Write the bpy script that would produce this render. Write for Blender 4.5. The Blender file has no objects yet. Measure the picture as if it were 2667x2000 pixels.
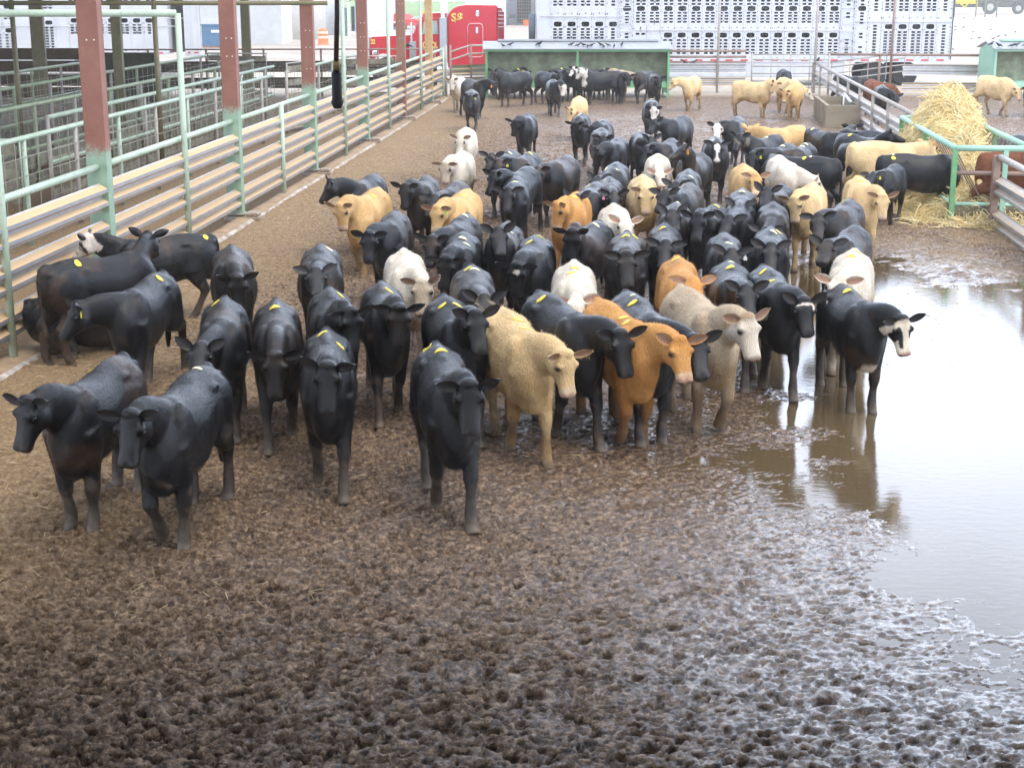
import bpy, bmesh, math, random
import numpy as np
from mathutils import Vector, Matrix
from mathutils.bvhtree import BVHTree

SC = bpy.context.scene
COL = SC.collection
R = math.radians

# ------------------------------------------------------------------ camera
CAM_H = 4.0
PITCH = R(14.5)
FPX = 3996.0            # focal length in pixels of a 2667 px wide picture
cam_d = bpy.data.cameras.new('camera')
cam = bpy.data.objects.new('camera', cam_d)
COL.objects.link(cam)
cam.location = (0, 0, CAM_H)
cam.rotation_euler = (R(90) - PITCH, 0, 0)
cam_d.sensor_fit = 'HORIZONTAL'
cam_d.sensor_width = 36.0
cam_d.lens = 36.0 * FPX / 2667.0
cam_d.clip_end = 3000
cam_d.clip_start = 0.1
SC.camera = cam
CAMP = Vector((0, 0, CAM_H))

def ray(px, py):
    """direction of a photo pixel (2667 x 2000)"""
    u = (px - 1333.5) / FPX
    v = (1000.0 - py) / FPX
    c, s = math.cos(PITCH), math.sin(PITCH)
    return Vector((u, c + v * s, v * c - s)).normalized()

def P(px, py, z=0.0):
    d = ray(px, py)
    t = (z - CAM_H) / d.z
    return CAMP + d * t

def PY(px, py, y):
    """the point of a photo pixel at world depth y"""
    d = ray(px, py)
    return CAMP + d * (y / d.y)

VS = 2667.0 / 2212.0
def V(x, y, z=0.0):
    return P(x * VS, y * VS, z)

# ------------------------------------------------------------------ tags
def tag(o, label=None, cat=None, group=None, kind=None):
    if label: o['label'] = label
    if cat: o['category'] = cat
    if group: o['group'] = group
    if kind: o['kind'] = kind
    return o

def empty(name, loc, rz=0.0):
    o = bpy.data.objects.new(name, None)
    o.empty_display_size = 0.2
    COL.objects.link(o)
    o.location = loc
    o.rotation_euler = (0, 0, rz)
    return o

# ------------------------------------------------------------------ mesh builder
class MB:
    def __init__(self):
        self.v = []; self.f = []; self.m = []
    def add(self, vs, fs, mi=0):
        n = len(self.v)
        self.v += [tuple(p) for p in vs]
        self.f += [tuple(i + n for i in f) for f in fs]
        self.m += [mi] * len(fs)
        return self
    def box(self, lo, hi, mi=0):
        x0, y0, z0 = lo; x1, y1, z1 = hi
        vs = [(x0,y0,z0),(x1,y0,z0),(x1,y1,z0),(x0,y1,z0),(x0,y0,z1),(x1,y0,z1),(x1,y1,z1),(x0,y1,z1)]
        fs = [(3,2,1,0),(4,5,6,7),(0,1,5,4),(1,2,6,5),(2,3,7,6),(3,0,4,7)]
        return self.add(vs, fs, mi)
    def bar(self, a, b, w, h, mi=0, up=(0,0,1), off=(0,0)):
        """rectangular bar from a to b; w sideways, h along up"""
        a = Vector(a); b = Vector(b); t = (b - a).normalized(); up = Vector(up)
        s = t.cross(up)
        if s.length < 1e-5: s = t.cross(Vector((0,1,0)))
        s.normalize(); u = s.cross(t).normalized()
        vs = []
        for p in (a, b):
            p = p + s * off[0] + u * off[1]
            for (i, j) in ((-1,-1),(1,-1),(1,1),(-1,1)):
                vs.append(p + s * (w / 2 * i) + u * (h / 2 * j))
        fs = [(3,2,1,0),(4,5,6,7),(0,1,5,4),(1,2,6,5),(2,3,7,6),(3,0,4,7)]
        return self.add(vs, fs, mi)
    def tube(self, pts, r, n=8, mi=0, rs=None):
        pts = [Vector(p) for p in pts]
        vs = []; fs = []
        m = len(pts)
        for i, p in enumerate(pts):
            t = (pts[min(i+1, m-1)] - pts[max(i-1, 0)]).normalized()
            s = t.cross(Vector((0,0,1)))
            if s.length < 1e-4: s = Vector((1,0,0))
            s.normalize(); u = s.cross(t)
            rr = rs[i] if rs else r
            for k in range(n):
                a = 2 * math.pi * k / n
                vs.append(p + s * (rr * math.cos(a)) + u * (rr * math.sin(a)))
        for i in range(m - 1):
            for k in range(n):
                fs.append((i*n+k, i*n+(k+1)%n, (i+1)*n+(k+1)%n, (i+1)*n+k))
        fs.append(tuple(range(n))[::-1]); fs.append(tuple((m-1)*n+k for k in range(n)))
        return self.add(vs, fs, mi)
    def prism(self, prof, a, b, mi=0, up=(0,0,1)):
        """closed profile [(side, up)...] swept from a to b"""
        a = Vector(a); b = Vector(b); t = (b - a).normalized(); up = Vector(up)
        s = t.cross(up).normalized(); u = s.cross(t).normalized()
        n = len(prof)
        vs = [p + s * q[0] + u * q[1] for p in (a, b) for q in prof]
        fs = [(i, (i+1)%n, n+(i+1)%n, n+i) for i in range(n)]
        fs += [tuple(range(n))[::-1], tuple(range(n, 2*n))]
        return self.add(vs, fs, mi)
    def lathe(self, c, prof, axis=(0,0,1), n=16, mi=0):
        c = Vector(c); ax = Vector(axis).normalized()
        s = ax.cross(Vector((0,0,1)))
        if s.length < 1e-4: s = Vector((1,0,0))
        s.normalize(); u = ax.cross(s)
        vs = []; fs = []
        for (r, h) in prof:
            for k in range(n):
                a = 2*math.pi*k/n
                vs.append(c + ax*h + s*(r*math.cos(a)) + u*(r*math.sin(a)))
        for i in range(len(prof)-1):
            for k in range(n):
                fs.append((i*n+k, i*n+(k+1)%n, (i+1)*n+(k+1)%n, (i+1)*n+k))
        fs.append(tuple(range(n))[::-1]); fs.append(tuple((len(prof)-1)*n+k for k in range(n)))
        return self.add(vs, fs, mi)
    def mesh(self, name, mats, smooth=False):
        me = bpy.data.meshes.new(name)
        me.from_pydata(self.v, [], self.f)
        for m in (mats if isinstance(mats, (list, tuple)) else [mats]):
            me.materials.append(m)
        me.polygons.foreach_set('material_index', self.m)
        if smooth: me.polygons.foreach_set('use_smooth', [True] * len(self.f))
        bm = bmesh.new(); bm.from_mesh(me)
        bmesh.ops.recalc_face_normals(bm, faces=bm.faces[:]); bm.to_mesh(me); bm.free()
        me.update()
        return me
    def build(self, name, mats, parent=None, smooth=False, bevel=0.0, loc=None):
        me = self.mesh(name, mats, smooth)
        o = bpy.data.objects.new(name, me)
        COL.objects.link(o)
        if parent: o.parent = parent
        if loc is not None: o.location = loc
        if bevel:
            b = o.modifiers.new('bevel', 'BEVEL'); b.width = bevel; b.segments = 2; b.limit_method = 'ANGLE'
        return o

# ------------------------------------------------------------------ materials
def nmat(name):
    m = bpy.data.materials.new(name); m.use_nodes = True
    nt = m.node_tree
    bs = nt.nodes['Principled BSDF']
    return m, nt, bs

def N(nt, typ, **kw):
    n = nt.nodes.new(typ)
    for k, v in kw.items():
        if k.startswith('i_'):
            key = k[2:]
            key = int(key) if key.isdigit() else key.replace('_', ' ')
            n.inputs[key].default_value = v
        else:
            setattr(n, k, v)
    return n

def ramp(nt, src, stops):
    r = nt.nodes.new('ShaderNodeValToRGB')
    el = r.color_ramp.elements
    while len(el) > 1: el.remove(el[-1])
    el[0].position = stops[0][0]; el[0].color = (*stops[0][1], 1) if len(stops[0][1]) == 3 else stops[0][1]
    for p, c in stops[1:]:
        e = el.new(p); e.color = (*c, 1)
    nt.links.new(src, r.inputs[0])
    return r

def simple(name, col, rough=0.6, metal=0.0, var=0.25, vscale=4.0, bump=0.0, bscale=40.0, dirt=None, dirt_amt=0.5, dscale=1.5, spec=0.5):
    """one colour broken up by noise, with optional dirt patches and bump"""
    m, nt, bs = nmat(name)
    L = nt.links.new
    tc = N(nt, 'ShaderNodeTexCoord')
    no = N(nt, 'ShaderNodeTexNoise', i_Scale=vscale, i_Detail=6.0, i_Roughness=0.6)
    L(tc.outputs['Object'], no.inputs['Vector'])
    lo = tuple(c * (1 - var) for c in col); hi = tuple(min(1, c * (1 + var)) for c in col)
    rp = ramp(nt, no.outputs[0], [(0.3, lo), (0.7, hi)])
    out = rp.outputs[0]
    if dirt:
        n2 = N(nt, 'ShaderNodeTexNoise', i_Scale=dscale, i_Detail=8.0, i_Roughness=0.7)
        L(tc.outputs['Object'], n2.inputs['Vector'])
        r2 = ramp(nt, n2.outputs[0], [(0.62 - 0.3 * dirt_amt, (0,0,0)), (0.78 - 0.2 * dirt_amt, (1,1,1))])
        mx = N(nt, 'ShaderNodeMix', data_type='RGBA')
        L(r2.outputs[0], mx.inputs['Factor']); L(out, mx.inputs[6]); mx.inputs[7].default_value = (*dirt, 1)
        out = mx.outputs[2]
    L(out, bs.inputs['Base Color'])
    bs.inputs['Roughness'].default_value = rough
    bs.inputs['Metallic'].default_value = metal
    bs.inputs['Specular IOR Level'].default_value = spec
    if bump:
        nb = N(nt, 'ShaderNodeTexNoise', i_Scale=bscale, i_Detail=4.0)
        L(tc.outputs['Object'], nb.inputs['Vector'])
        b = N(nt, 'ShaderNodeBump', i_Strength=bump, i_Distance=0.02)
        L(nb.outputs[0], b.inputs['Height']); L(b.outputs[0], bs.inputs['Normal'])
    return m

# ------------------------------------------------------------------ numpy noise
def _hash(ix, iy, seed):
    h = (ix.astype(np.int64) * 374761393 + iy.astype(np.int64) * 668265263 + seed * 974634777) & 0xFFFFFFFF
    h = ((h ^ (h >> 13)) * 1274126177) & 0xFFFFFFFF
    h = ((h ^ (h >> 16)) * 2246822519) & 0xFFFFFFFF
    return ((h ^ (h >> 15)) & 0xFFFFFF) / float(0xFFFFFF)

def vnoise(x, y, seed=0):
    ix = np.floor(x); iy = np.floor(y)
    fx = x - ix; fy = y - iy
    fx = fx*fx*fx*(fx*(fx*6-15)+10); fy = fy*fy*fy*(fy*(fy*6-15)+10)
    a = _hash(ix, iy, seed); b = _hash(ix+1, iy, seed); c = _hash(ix, iy+1, seed); d = _hash(ix+1, iy+1, seed)
    return (a*(1-fx)+b*fx)*(1-fy) + (c*(1-fx)+d*fx)*fy

def fbm(x, y, seed=0, oct=4, gain=0.5):
    s = np.zeros_like(x); a = 1.0; t = 0.0
    for o in range(oct):
        s += a * vnoise(x, y, seed + o * 17); t += a
        a *= gain; x = x * 2.03 + 11.3; y = y * 2.03 - 7.1
    return s / t

def worley(x, y, seed=0):
    """distance to nearest feature point, plus that cell's random value"""
    ix = np.floor(x); iy = np.floor(y)
    best = np.full(x.shape, 9.0); rv = np.zeros_like(x)
    for dx in (-1, 0, 1):
        for dy in (-1, 0, 1):
            cx = ix + dx; cy = iy + dy
            px = cx + _hash(cx, cy, seed); py = cy + _hash(cx, cy, seed + 1)
            d = np.hypot(px - x, py - y)
            k = d < best
            best = np.where(k, d, best); rv = np.where(k, _hash(cx, cy, seed + 2), rv)
    return best, rv

def sstep(a, b, x):
    t = np.clip((x - a) / (b - a), 0, 1)
    return t * t * (3 - 2 * t)
# ------------------------------------------------------------------ light
w = bpy.data.worlds.new('World'); SC.world = w; w.use_nodes = True
nt = w.node_tree; L = nt.links.new
bg = nt.nodes['Background']
SUN_EL, SUN_AZ = R(66), R(135)       # azimuth measured from +Y towards +X
sky = N(nt, 'ShaderNodeTexSky', sky_type='NISHITA', sun_disc=False, sun_elevation=SUN_EL, sun_rotation=SUN_AZ, air_density=1.0, dust_density=2.0)
tc = N(nt, 'ShaderNodeTexCoord')
mp = N(nt, 'ShaderNodeMapping'); mp.inputs['Scale'].default_value = (1.0, 1.0, 2.6)
L(tc.outputs['Generated'], mp.inputs['Vector'])
cn = N(nt, 'ShaderNodeTexNoise', i_Scale=2.4, i_Detail=7.0, i_Roughness=0.6)
L(mp.outputs[0], cn.inputs['Vector'])
cr = ramp(nt, cn.outputs[0], [(0.34, (0.30,0.30,0.30)), (0.60, (1,1,1))])
mx = N(nt, 'ShaderNodeMix', data_type='RGBA')
L(cr.outputs[0], mx.inputs['Factor']); L(sky.outputs[0], mx.inputs[6])
mx.inputs[7].default_value = (7.6, 8.5, 10.3, 1)
sxyz = N(nt, 'ShaderNodeSeparateXYZ'); L(tc.outputs['Generated'], sxyz.inputs[0])
el_ = N(nt, 'ShaderNodeMapRange', interpolation_type='SMOOTHSTEP'); L(sxyz.outputs['Z'], el_.inputs[0])
for k_, v_ in zip((1,2,3,4), (0.22, 0.72, 1.8, 0.80)): el_.inputs[k_].default_value = v_
ms = N(nt, 'ShaderNodeVectorMath', operation='SCALE'); L(mx.outputs[2], ms.inputs[0]); L(el_.outputs[0], ms.inputs['Scale'])
L(ms.outputs[0], bg.inputs['Color'])
bg.inputs['Strength'].default_value = 0.13
sl = bpy.data.lights.new('sun', 'SUN'); sun = bpy.data.objects.new('sun', sl); COL.objects.link(sun)
sl.energy = 1.3; sl.angle = R(45); sl.color = (1.0, 0.93, 0.82)
sd = Vector((math.sin(SUN_AZ)*math.cos(SUN_EL), math.cos(SUN_AZ)*math.cos(SUN_EL), math.sin(SUN_EL)))
sun.rotation_euler = sd.to_track_quat('Z', 'Y').to_euler()
sun.location = (10, 30, 40)
vs = SC.view_settings
vs.view_transform = 'Standard'; vs.look = 'None'; vs.gamma = 1.0; vs.use_curve_mapping = False
vs.exposure = 1.14
SC.cycles.max_bounces = 6; SC.cycles.diffuse_bounces = 3; SC.cycles.glossy_bounces = 3
SC.cycles.use_denoising = True
# ------------------------------------------------------------------ ground
# puddle outline on the ground, metres
PUD = [P(*q)[:2] for q in ((1990,830),(2110,700),(2330,680),(2480,735),(2667,720),(2900,760),(3200,1100),(3100,1640),(2700,1650),
                           (2480,1560),(2310,1440),(2190,1300),(2110,1150),(2080,1050),(2000,990),(1960,930))]
def poly_sd(x, y, poly):
    """signed distance to a polygon, negative inside"""
    d = np.full(x.shape, 1e9); inside = np.zeros(x.shape, bool)
    n = len(poly)
    for i in range(n):
        ax, ay = poly[i]; bx, by = poly[(i+1) % n]
        ex, ey = bx-ax, by-ay
        t = np.clip(((x-ax)*ex + (y-ay)*ey) / (ex*ex+ey*ey), 0, 1)
        d = np.minimum(d, np.hypot(x-ax-t*ex, y-ay-t*ey))
        c = ((ay > y) != (by > y)) & (x < (bx-ax)*(y-ay)/((by-ay) if by != ay else 1e-9) + ax)
        inside ^= c
    return np.where(inside, -d, d)
WET_C = P(1500, 1010)
def fence_x(y):      # left fence line
    return -4.85 + 0.0716 * (y - 26.9)

def ground_fields(x, y):
    sd = poly_sd(x, y, PUD)
    lim = 0.25 + 1.1*(fbm(x*0.55, y*0.55, 5, 3) - 0.5)
    inside = sstep(2.2, -1.2, sd + lim)                    # 1 in the puddle
    # wetness grows to the right of the dry strip by the left fence
    dr = x - fence_x(y)
    wet = sstep(2.0, 6.5, dr + 2.2*(fbm(x*0.35, y*0.35, 9, 3)-0.5)) * 0.28
    wet = np.maximum(wet, sstep(5.0, -0.2, sd + 2.0*(fbm(x*0.5, y*0.5, 21, 4)-0.5)))
    wet = wet * sstep(75, 48, y)
    hq = P(2560, 640); wet = wet * (1 - 0.65*np.exp(-((x-hq.x)**2/9.0 + (y-hq.y)**2/14.0)))
    # trodden mud
    fade = sstep(60, 20, y)
    wx = x + 0.22*(fbm(x*3, y*3, 31, 3)-0.5); wy = y + 0.22*(fbm(x*3+9, y*3, 33, 3)-0.5)
    ca, sa = math.cos(0.5), math.sin(0.5)
    u = (wx*ca + wy*sa); v = (-wx*sa + wy*ca)
    d1, r1 = worley(u*10.5, v*15.5, 41)
    d2, r2 = worley(u*19.0+3.3, v*26.0+1.7, 47)
    d3, r3 = worley(u*5.2+7.0, v*7.4+2.0, 53)
    pits = -0.040*(0.4+0.6*r1)*sstep(0.46, 0.16, d1) * (r1 > 0.35) - 0.024*(0.3+0.7*r2)*sstep(0.5, 0.15, d2)*(r2 > 0.3)
    pits += -0.085*(0.3+0.7*r3)*sstep(0.32, 0.18, d3) * (r3 > 0.45)
    rim = 0.02*np.exp(-((d1-0.5)/0.12)**2)*(r1 > 0.25)
    rg1 = 1-np.abs(2*fbm(wx*9, wy*11, 66, 2)-1)*2.2; rg2 = 1-np.abs(2*fbm(wx*20, wy*25, 68, 2)-1)*2.0
    lump = 0.05*(fbm(x*1.3, y*1.3, 61, 4)-0.5) + 0.012*(rg1-0.5) + 0.015*(rg2-0.5) + 0.034*(fbm(x*19, y*24, 67, 2)-0.5) + 0.032*(vnoise(x*42, y*50, 69)-0.5) + 0.05*(fbm(x*3.1, y*3.6, 63, 3)-0.5)
    calm = 1 - 0.72*sstep(6.0, 0.0, sd) - 0.20*sstep(0.5,-2.5,sd)
    strip = sstep(1.2, 3.2, dr)                             # trampled flat by the fence
    inpen = sstep(-0.2, 0.3, dr) * sstep(62, 58, y)
    h = (pits + rim*0.6 + lump*0.66) * calm * (0.35 + 0.65*strip) * (0.35 + 0.65*fade) * (0.15+0.85*inpen)
    h = h + 0.022 - 0.044*inside + 0.05*(fbm(x*1.4, y*2.2, 97, 3)-0.5)*sstep(3.5,0.0,sd) + 0.02*sstep(4, 8, sd)
    # mound of dung near the puddle
    for (mp_, rr, hh) in ((P(2480, 710), 0.6, 0.09), (P(2400, 610), 1.0, 0.05), (P(2560, 640), 1.2, 0.06)):
        q = np.hypot(x-mp_.x, (y-mp_.y)*0.6)/rr
        h = h + hh*np.exp(-q*q*1.5)*(0.5+fbm(x*6, y*6, 71, 3))
    return h, wet, inside, dr

def grid_mesh(name, X, Y, Z, attrs, mat):
    nr, nc = X.shape
    me = bpy.data.meshes.new(name)
    co = np.stack([X, Y, Z], -1).reshape(-1, 3).astype(np.float32)
    idx = np.arange(nr*nc).reshape(nr, nc)
    q = np.stack([idx[:-1,:-1], idx[:-1,1:], idx[1:,1:], idx[1:,:-1]], -1).reshape(-1, 4)
    me.vertices.add(len(co)); me.vertices.foreach_set('co', co.ravel())
    me.loops.add(q.size); me.loops.foreach_set('vertex_index', q.ravel().astype(np.int32))
    me.polygons.add(len(q)); me.polygons.foreach_set('loop_start', np.arange(0, q.size, 4, dtype=np.int32))
    me.polygons.foreach_set('loop_total', np.full(len(q), 4, np.int32))
    me.polygons.foreach_set('use_smooth', np.ones(len(q), bool))
    for k, a in attrs.items():
        at = me.attributes.new(k, 'FLOAT', 'POINT'); at.data.foreach_set('value', a.ravel().astype(np.float32))
    me.materials.append(mat); me.update(); me.validate()
    o = bpy.data.objects.new(name, me); COL.objects.link(o)
    return o

# mud material: dry dung and straw on the left, wet glossy mud on the right
M_MUD, nt, bs = nmat('mud'); L = nt.links.new
geo = N(nt, 'ShaderNodeNewGeometry')
aw = N(nt, 'ShaderNodeAttribute', attribute_name='wet'); ad = N(nt, 'ShaderNodeAttribute', attribute_name='dry')
ay = N(nt, 'ShaderNodeAttribute', attribute_name='yard')
n1 = N(nt, 'ShaderNodeTexNoise', i_Scale=2.2, i_Detail=8.0, i_Roughness=0.65); L(geo.outputs['Position'], n1.inputs['Vector'])
n2 = N(nt, 'ShaderNodeTexNoise', i_Scale=22.0, i_Detail=6.0, i_Roughness=0.7); L(geo.outputs['Position'], n2.inputs['Vector'])
n3 = N(nt, 'ShaderNodeTexNoise', i_Scale=55.0, i_Detail=3.0, i_Roughness=0.7); L(geo.outputs['Position'], n3.inputs['Vector'])
rw = ramp(nt, n2.outputs[0], [(0.36, (0.028,0.016,0.009)), (0.50, (0.150,0.092,0.053)), (0.67, (0.40,0.275,0.17))])
rd = ramp(nt, n2.outputs[0], [(0.25, (0.10,0.062,0.03)), (0.5, (0.24,0.155,0.075)), (0.72, (0.40,0.285,0.155))])
ry = ramp(nt, n1.outputs[0], [(0.3, (0.36,0.30,0.23)), (0.7, (0.52,0.46,0.38))])
m1 = N(nt, 'ShaderNodeMix', data_type='RGBA'); L(ad.outputs['Fac'], m1.inputs['Factor']); L(rw.outputs[0], m1.inputs[6]); L(rd.outputs[0], m1.inputs[7])
# straw flecks
n4 = N(nt, 'ShaderNodeTexVoronoi', i_Scale=16.0, feature='F1'); L(geo.outputs['Position'], n4.inputs['Vector'])
r4 = ramp(nt, n4.outputs['Distance'], [(0.02, (1,1,1)), (0.10, (0,0,0))])
mm = N(nt, 'ShaderNodeMath', operation='MULTIPLY'); L(r4.outputs[0], mm.inputs[0]); L(ad.outputs['Fac'], mm.inputs[1])
m2 = N(nt, 'ShaderNodeMix', data_type='RGBA'); L(mm.outputs[0], m2.inputs['Factor']); L(m1.outputs[2], m2.inputs[6]); m2.inputs[7].default_value = (0.5,0.40,0.24,1)
m3 = N(nt, 'ShaderNodeMix', data_type='RGBA'); L(ay.outputs['Fac'], m3.inputs['Factor']); L(m2.outputs[2], m3.inputs[6]); L(ry.outputs[0], m3.inputs[7])
L(m3.outputs[2], bs.inputs['Base Color'])
# roughness: wet film in patches
ma = N(nt, 'ShaderNodeMath', operation='MULTIPLY_ADD'); L(n1.outputs[0], ma.inputs[0]); ma.inputs[1].default_value = 0.9; ma.inputs[2].default_value = -0.45
mb = N(nt, 'ShaderNodeMath', operation='ADD'); L(ma.outputs[0], mb.inputs[0]); L(aw.outputs['Fac'], mb.inputs[1])
mr = N(nt, 'ShaderNodeMapRange'); L(mb.outputs[0], mr.inputs[0])
for k, v_ in zip((1,2,3,4), (0.05, 0.95, 0.85, 0.14)): mr.inputs[k].default_value = v_
L(mr.outputs[0], bs.inputs['Roughness'])
cw = N(nt, 'ShaderNodeMapRange'); L(mb.outputs[0], cw.inputs[0])
for k, v_ in zip((1,2,3,4), (0.12, 0.75, 0.0, 1.0)): cw.inputs[k].default_value = v_
L(cw.outputs[0], bs.inputs['Coat Weight']); bs.inputs['Coat Roughness'].default_value = 0.16; bs.inputs['Coat IOR'].default_value = 1.4
bp = N(nt, 'ShaderNodeBump', i_Strength=0.9, i_Distance=0.03); L(n2.outputs[0], bp.inputs['Height'])
bp2 = N(nt, 'ShaderNodeBump', i_Strength=0.7, i_Distance=0.014); L(n3.outputs[0], bp2.inputs['Height']); L(bp.outputs[0], bp2.inputs['Normal'])
L(bp2.outputs[0], bs.inputs['Normal'])

rows = int(math.log(78/6.0)/0.00155)
yy = 6.0*np.exp(np.linspace(0, math.log(78/6.0), rows))
uu = np.linspace(-0.48, 0.62, 790)
Yg = np.repeat(yy[:, None], len(uu), 1); Xg = uu[None, :]*(yy[:, None] + 2.0)
Hg, Wg, Ig, Dg = ground_fields(Xg, Yg)
dry = sstep(4.2, 0.4, Dg + 2.6*(fbm(Xg*0.4, Yg*0.4, 77, 4)-0.5)) * sstep(-0.8, 0.0, Dg)
dry = np.where(Dg < 0, 1.0-0.5*sstep(-1.6,-4.0,Dg), dry)
for (mp_, rr) in ((P(2480, 720), 1.5), (P(2620, 640), 2.2), (P(2500,820),1.6)):
    dry = np.maximum(dry, 0.7*np.exp(-((Xg-mp_.x)**2+((Yg-mp_.y)*0.6)**2)/rr**2)*sstep(0.35,0.6,fbm(Xg*1.6,Yg*1.6,91,4)))
yard = sstep(57.5, 60.5, Yg)
pen = grid_mesh('pen_ground', Xg, Yg, Hg, {'wet': Wg, 'dry': dry, 'yard': yard}, M_MUD)
tag(pen, kind='structure')

# water lying in the low part of the pen
M_WATER, nt, bs = nmat('puddle_water'); L = nt.links.new
bs.inputs['Base Color'].default_value = (0.105, 0.074, 0.040, 1)
bs.inputs['Roughness'].default_value = 0.04
bs.inputs['IOR'].default_value = 1.5
geo = N(nt, 'ShaderNodeNewGeometry')
mpn = N(nt, 'ShaderNodeMapping'); mpn.inputs['Scale'].default_value = (1.0, 2.0, 1.0); L(geo.outputs['Position'], mpn.inputs['Vector'])
nw = N(nt, 'ShaderNodeTexNoise', i_Scale=7.0, i_Detail=5.0, i_Roughness=0.6); L(mpn.outputs[0], nw.inputs['Vector'])
bp = N(nt, 'ShaderNodeBump', i_Strength=0.10, i_Distance=0.015); L(nw.outputs[0], bp.inputs['Height']); L(bp.outputs[0], bs.inputs['Normal'])
mbw = MB(); c = [(q[0], q[1]) for q in PUD]
cx = sum(q[0] for q in c)/len(c); cy = sum(q[1] for q in c)/len(c)
ring = [(cx+(q[0]-cx)*1.0+2.3*(q[0]-cx)/math.hypot(q[0]-cx,q[1]-cy), cy+(q[1]-cy)+2.3*(q[1]-cy)/math.hypot(q[0]-cx,q[1]-cy), 0.0) for q in c]
mbw.add([(cx, cy, 0.0)] + ring, [(0, i+1, (i+1) % len(ring)+1) for i in range(len(ring))])
pw = mbw.build('puddle_water', M_WATER); tag(pw, kind='structure')

# everything beyond and around: pale gravel yard, then grass field
M_YARD, nt, bs = nmat('gravel_yard'); L = nt.links.new
geo = N(nt, 'ShaderNodeNewGeometry')
mpn = N(nt, 'ShaderNodeMapping'); mpn.inputs['Scale'].default_value = (0.35, 1.0, 1.0); L(geo.outputs['Position'], mpn.inputs['Vector'])
n1 = N(nt, 'ShaderNodeTexNoise', i_Scale=0.35, i_Detail=10.0, i_Roughness=0.65); L(mpn.outputs[0], n1.inputs['Vector'])
n2 = N(nt, 'ShaderNodeTexNoise', i_Scale=3.0, i_Detail=6.0, i_Roughness=0.7); L(geo.outputs['Position'], n2.inputs['Vector'])
r1 = ramp(nt, n1.outputs[0], [(0.30, (0.31,0.25,0.18)), (0.5, (0.43,0.37,0.30)), (0.7, (0.52,0.47,0.41))])
mx_ = N(nt, 'ShaderNodeMix', data_type='RGBA', blend_type='MULTIPLY'); mx_.inputs['Factor'].default_value = 0.4
L(r1.outputs[0], mx_.inputs[6]); L(n2.outputs[0], mx_.inputs[7]); L(mx_.outputs[2], bs.inputs['Base Color'])
bs.inputs['Roughness'].default_value = 0.9
M_FIELD = simple('pasture', (0.13, 0.22, 0.045), 0.9, var=0.3, vscale=0.05)
mby = MB()
Yc = 77.5
mby.add([(-400,Yc,0.012),(400,Yc,0.012),(400,260,0.012),(-400,260,0.012)], [(0,1,2,3)])
yo = mby.build('gravel_yard', M_YARD); tag(yo, kind='structure')
mbf = MB(); mbf.add([(-1500,180,0.03),(4,178,0.03),(30,1800,6.0),(-1500,1800,6.0)], [(0,1,2,3)])
fo = mbf.build('pasture', M_FIELD); tag(fo, kind='structure')
mbs = MB()
mbs.add([(-1500,-100,-0.3),(1500,-100,-0.3),(1500,1800,-0.3),(-1500,1800,-0.3)], [(0,1,2,3)])
so = mbs.build('ground', M_YARD); tag(so, kind='structure')

# loose straw and dung litter lying on the mud
M_LIT = simple('straw_litter', (0.44,0.34,0.19), 0.8, var=0.4, vscale=2)
rl = np.random.default_rng(12); n_ = 4200
ly = rl.uniform(9, 46, n_); lx = np.empty(n_)
for i in range(n_):
    lx[i] = fence_x(ly[i]) + 0.5 + abs(rl.normal(0, 2.3))
fq = P(2480, 640); k_ = rl.random(n_) < 0.30
lx = np.where(k_, rl.normal(fq.x, 2.2, n_), lx); ly = np.where(k_, rl.normal(fq.y-1.5, 2.6, n_), ly)
hh_, _w, _i, _d = ground_fields(lx, ly)
vs_ = []; fs_ = []
for i in range(n_):
    a = rl.uniform(0, 6.283); ln = rl.uniform(0.03, 0.13); d = Vector((math.cos(a), math.sin(a), rl.normal(0, 0.12)))*ln
    s = Vector((-math.sin(a), math.cos(a), 0))*rl.uniform(0.0014, 0.003); p = Vector((lx[i], ly[i], max(hh_[i], 0.002)+0.006)); u_ = Vector((0,0,0.004))
    b0 = len(vs_); vs_ += [p-s, p+s, p+u_, p+d-s, p+d+s, p+d+u_]
    fs_ += [(b0,b0+1,b0+4,b0+3),(b0+1,b0+2,b0+5,b0+4),(b0+2,b0,b0+3,b0+5)]
lit = MB().add(vs_, fs_).build('straw_litter', M_LIT); tag(lit, 'short bits of straw scattered over the trampled ground', 'straw', kind='stuff')
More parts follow.
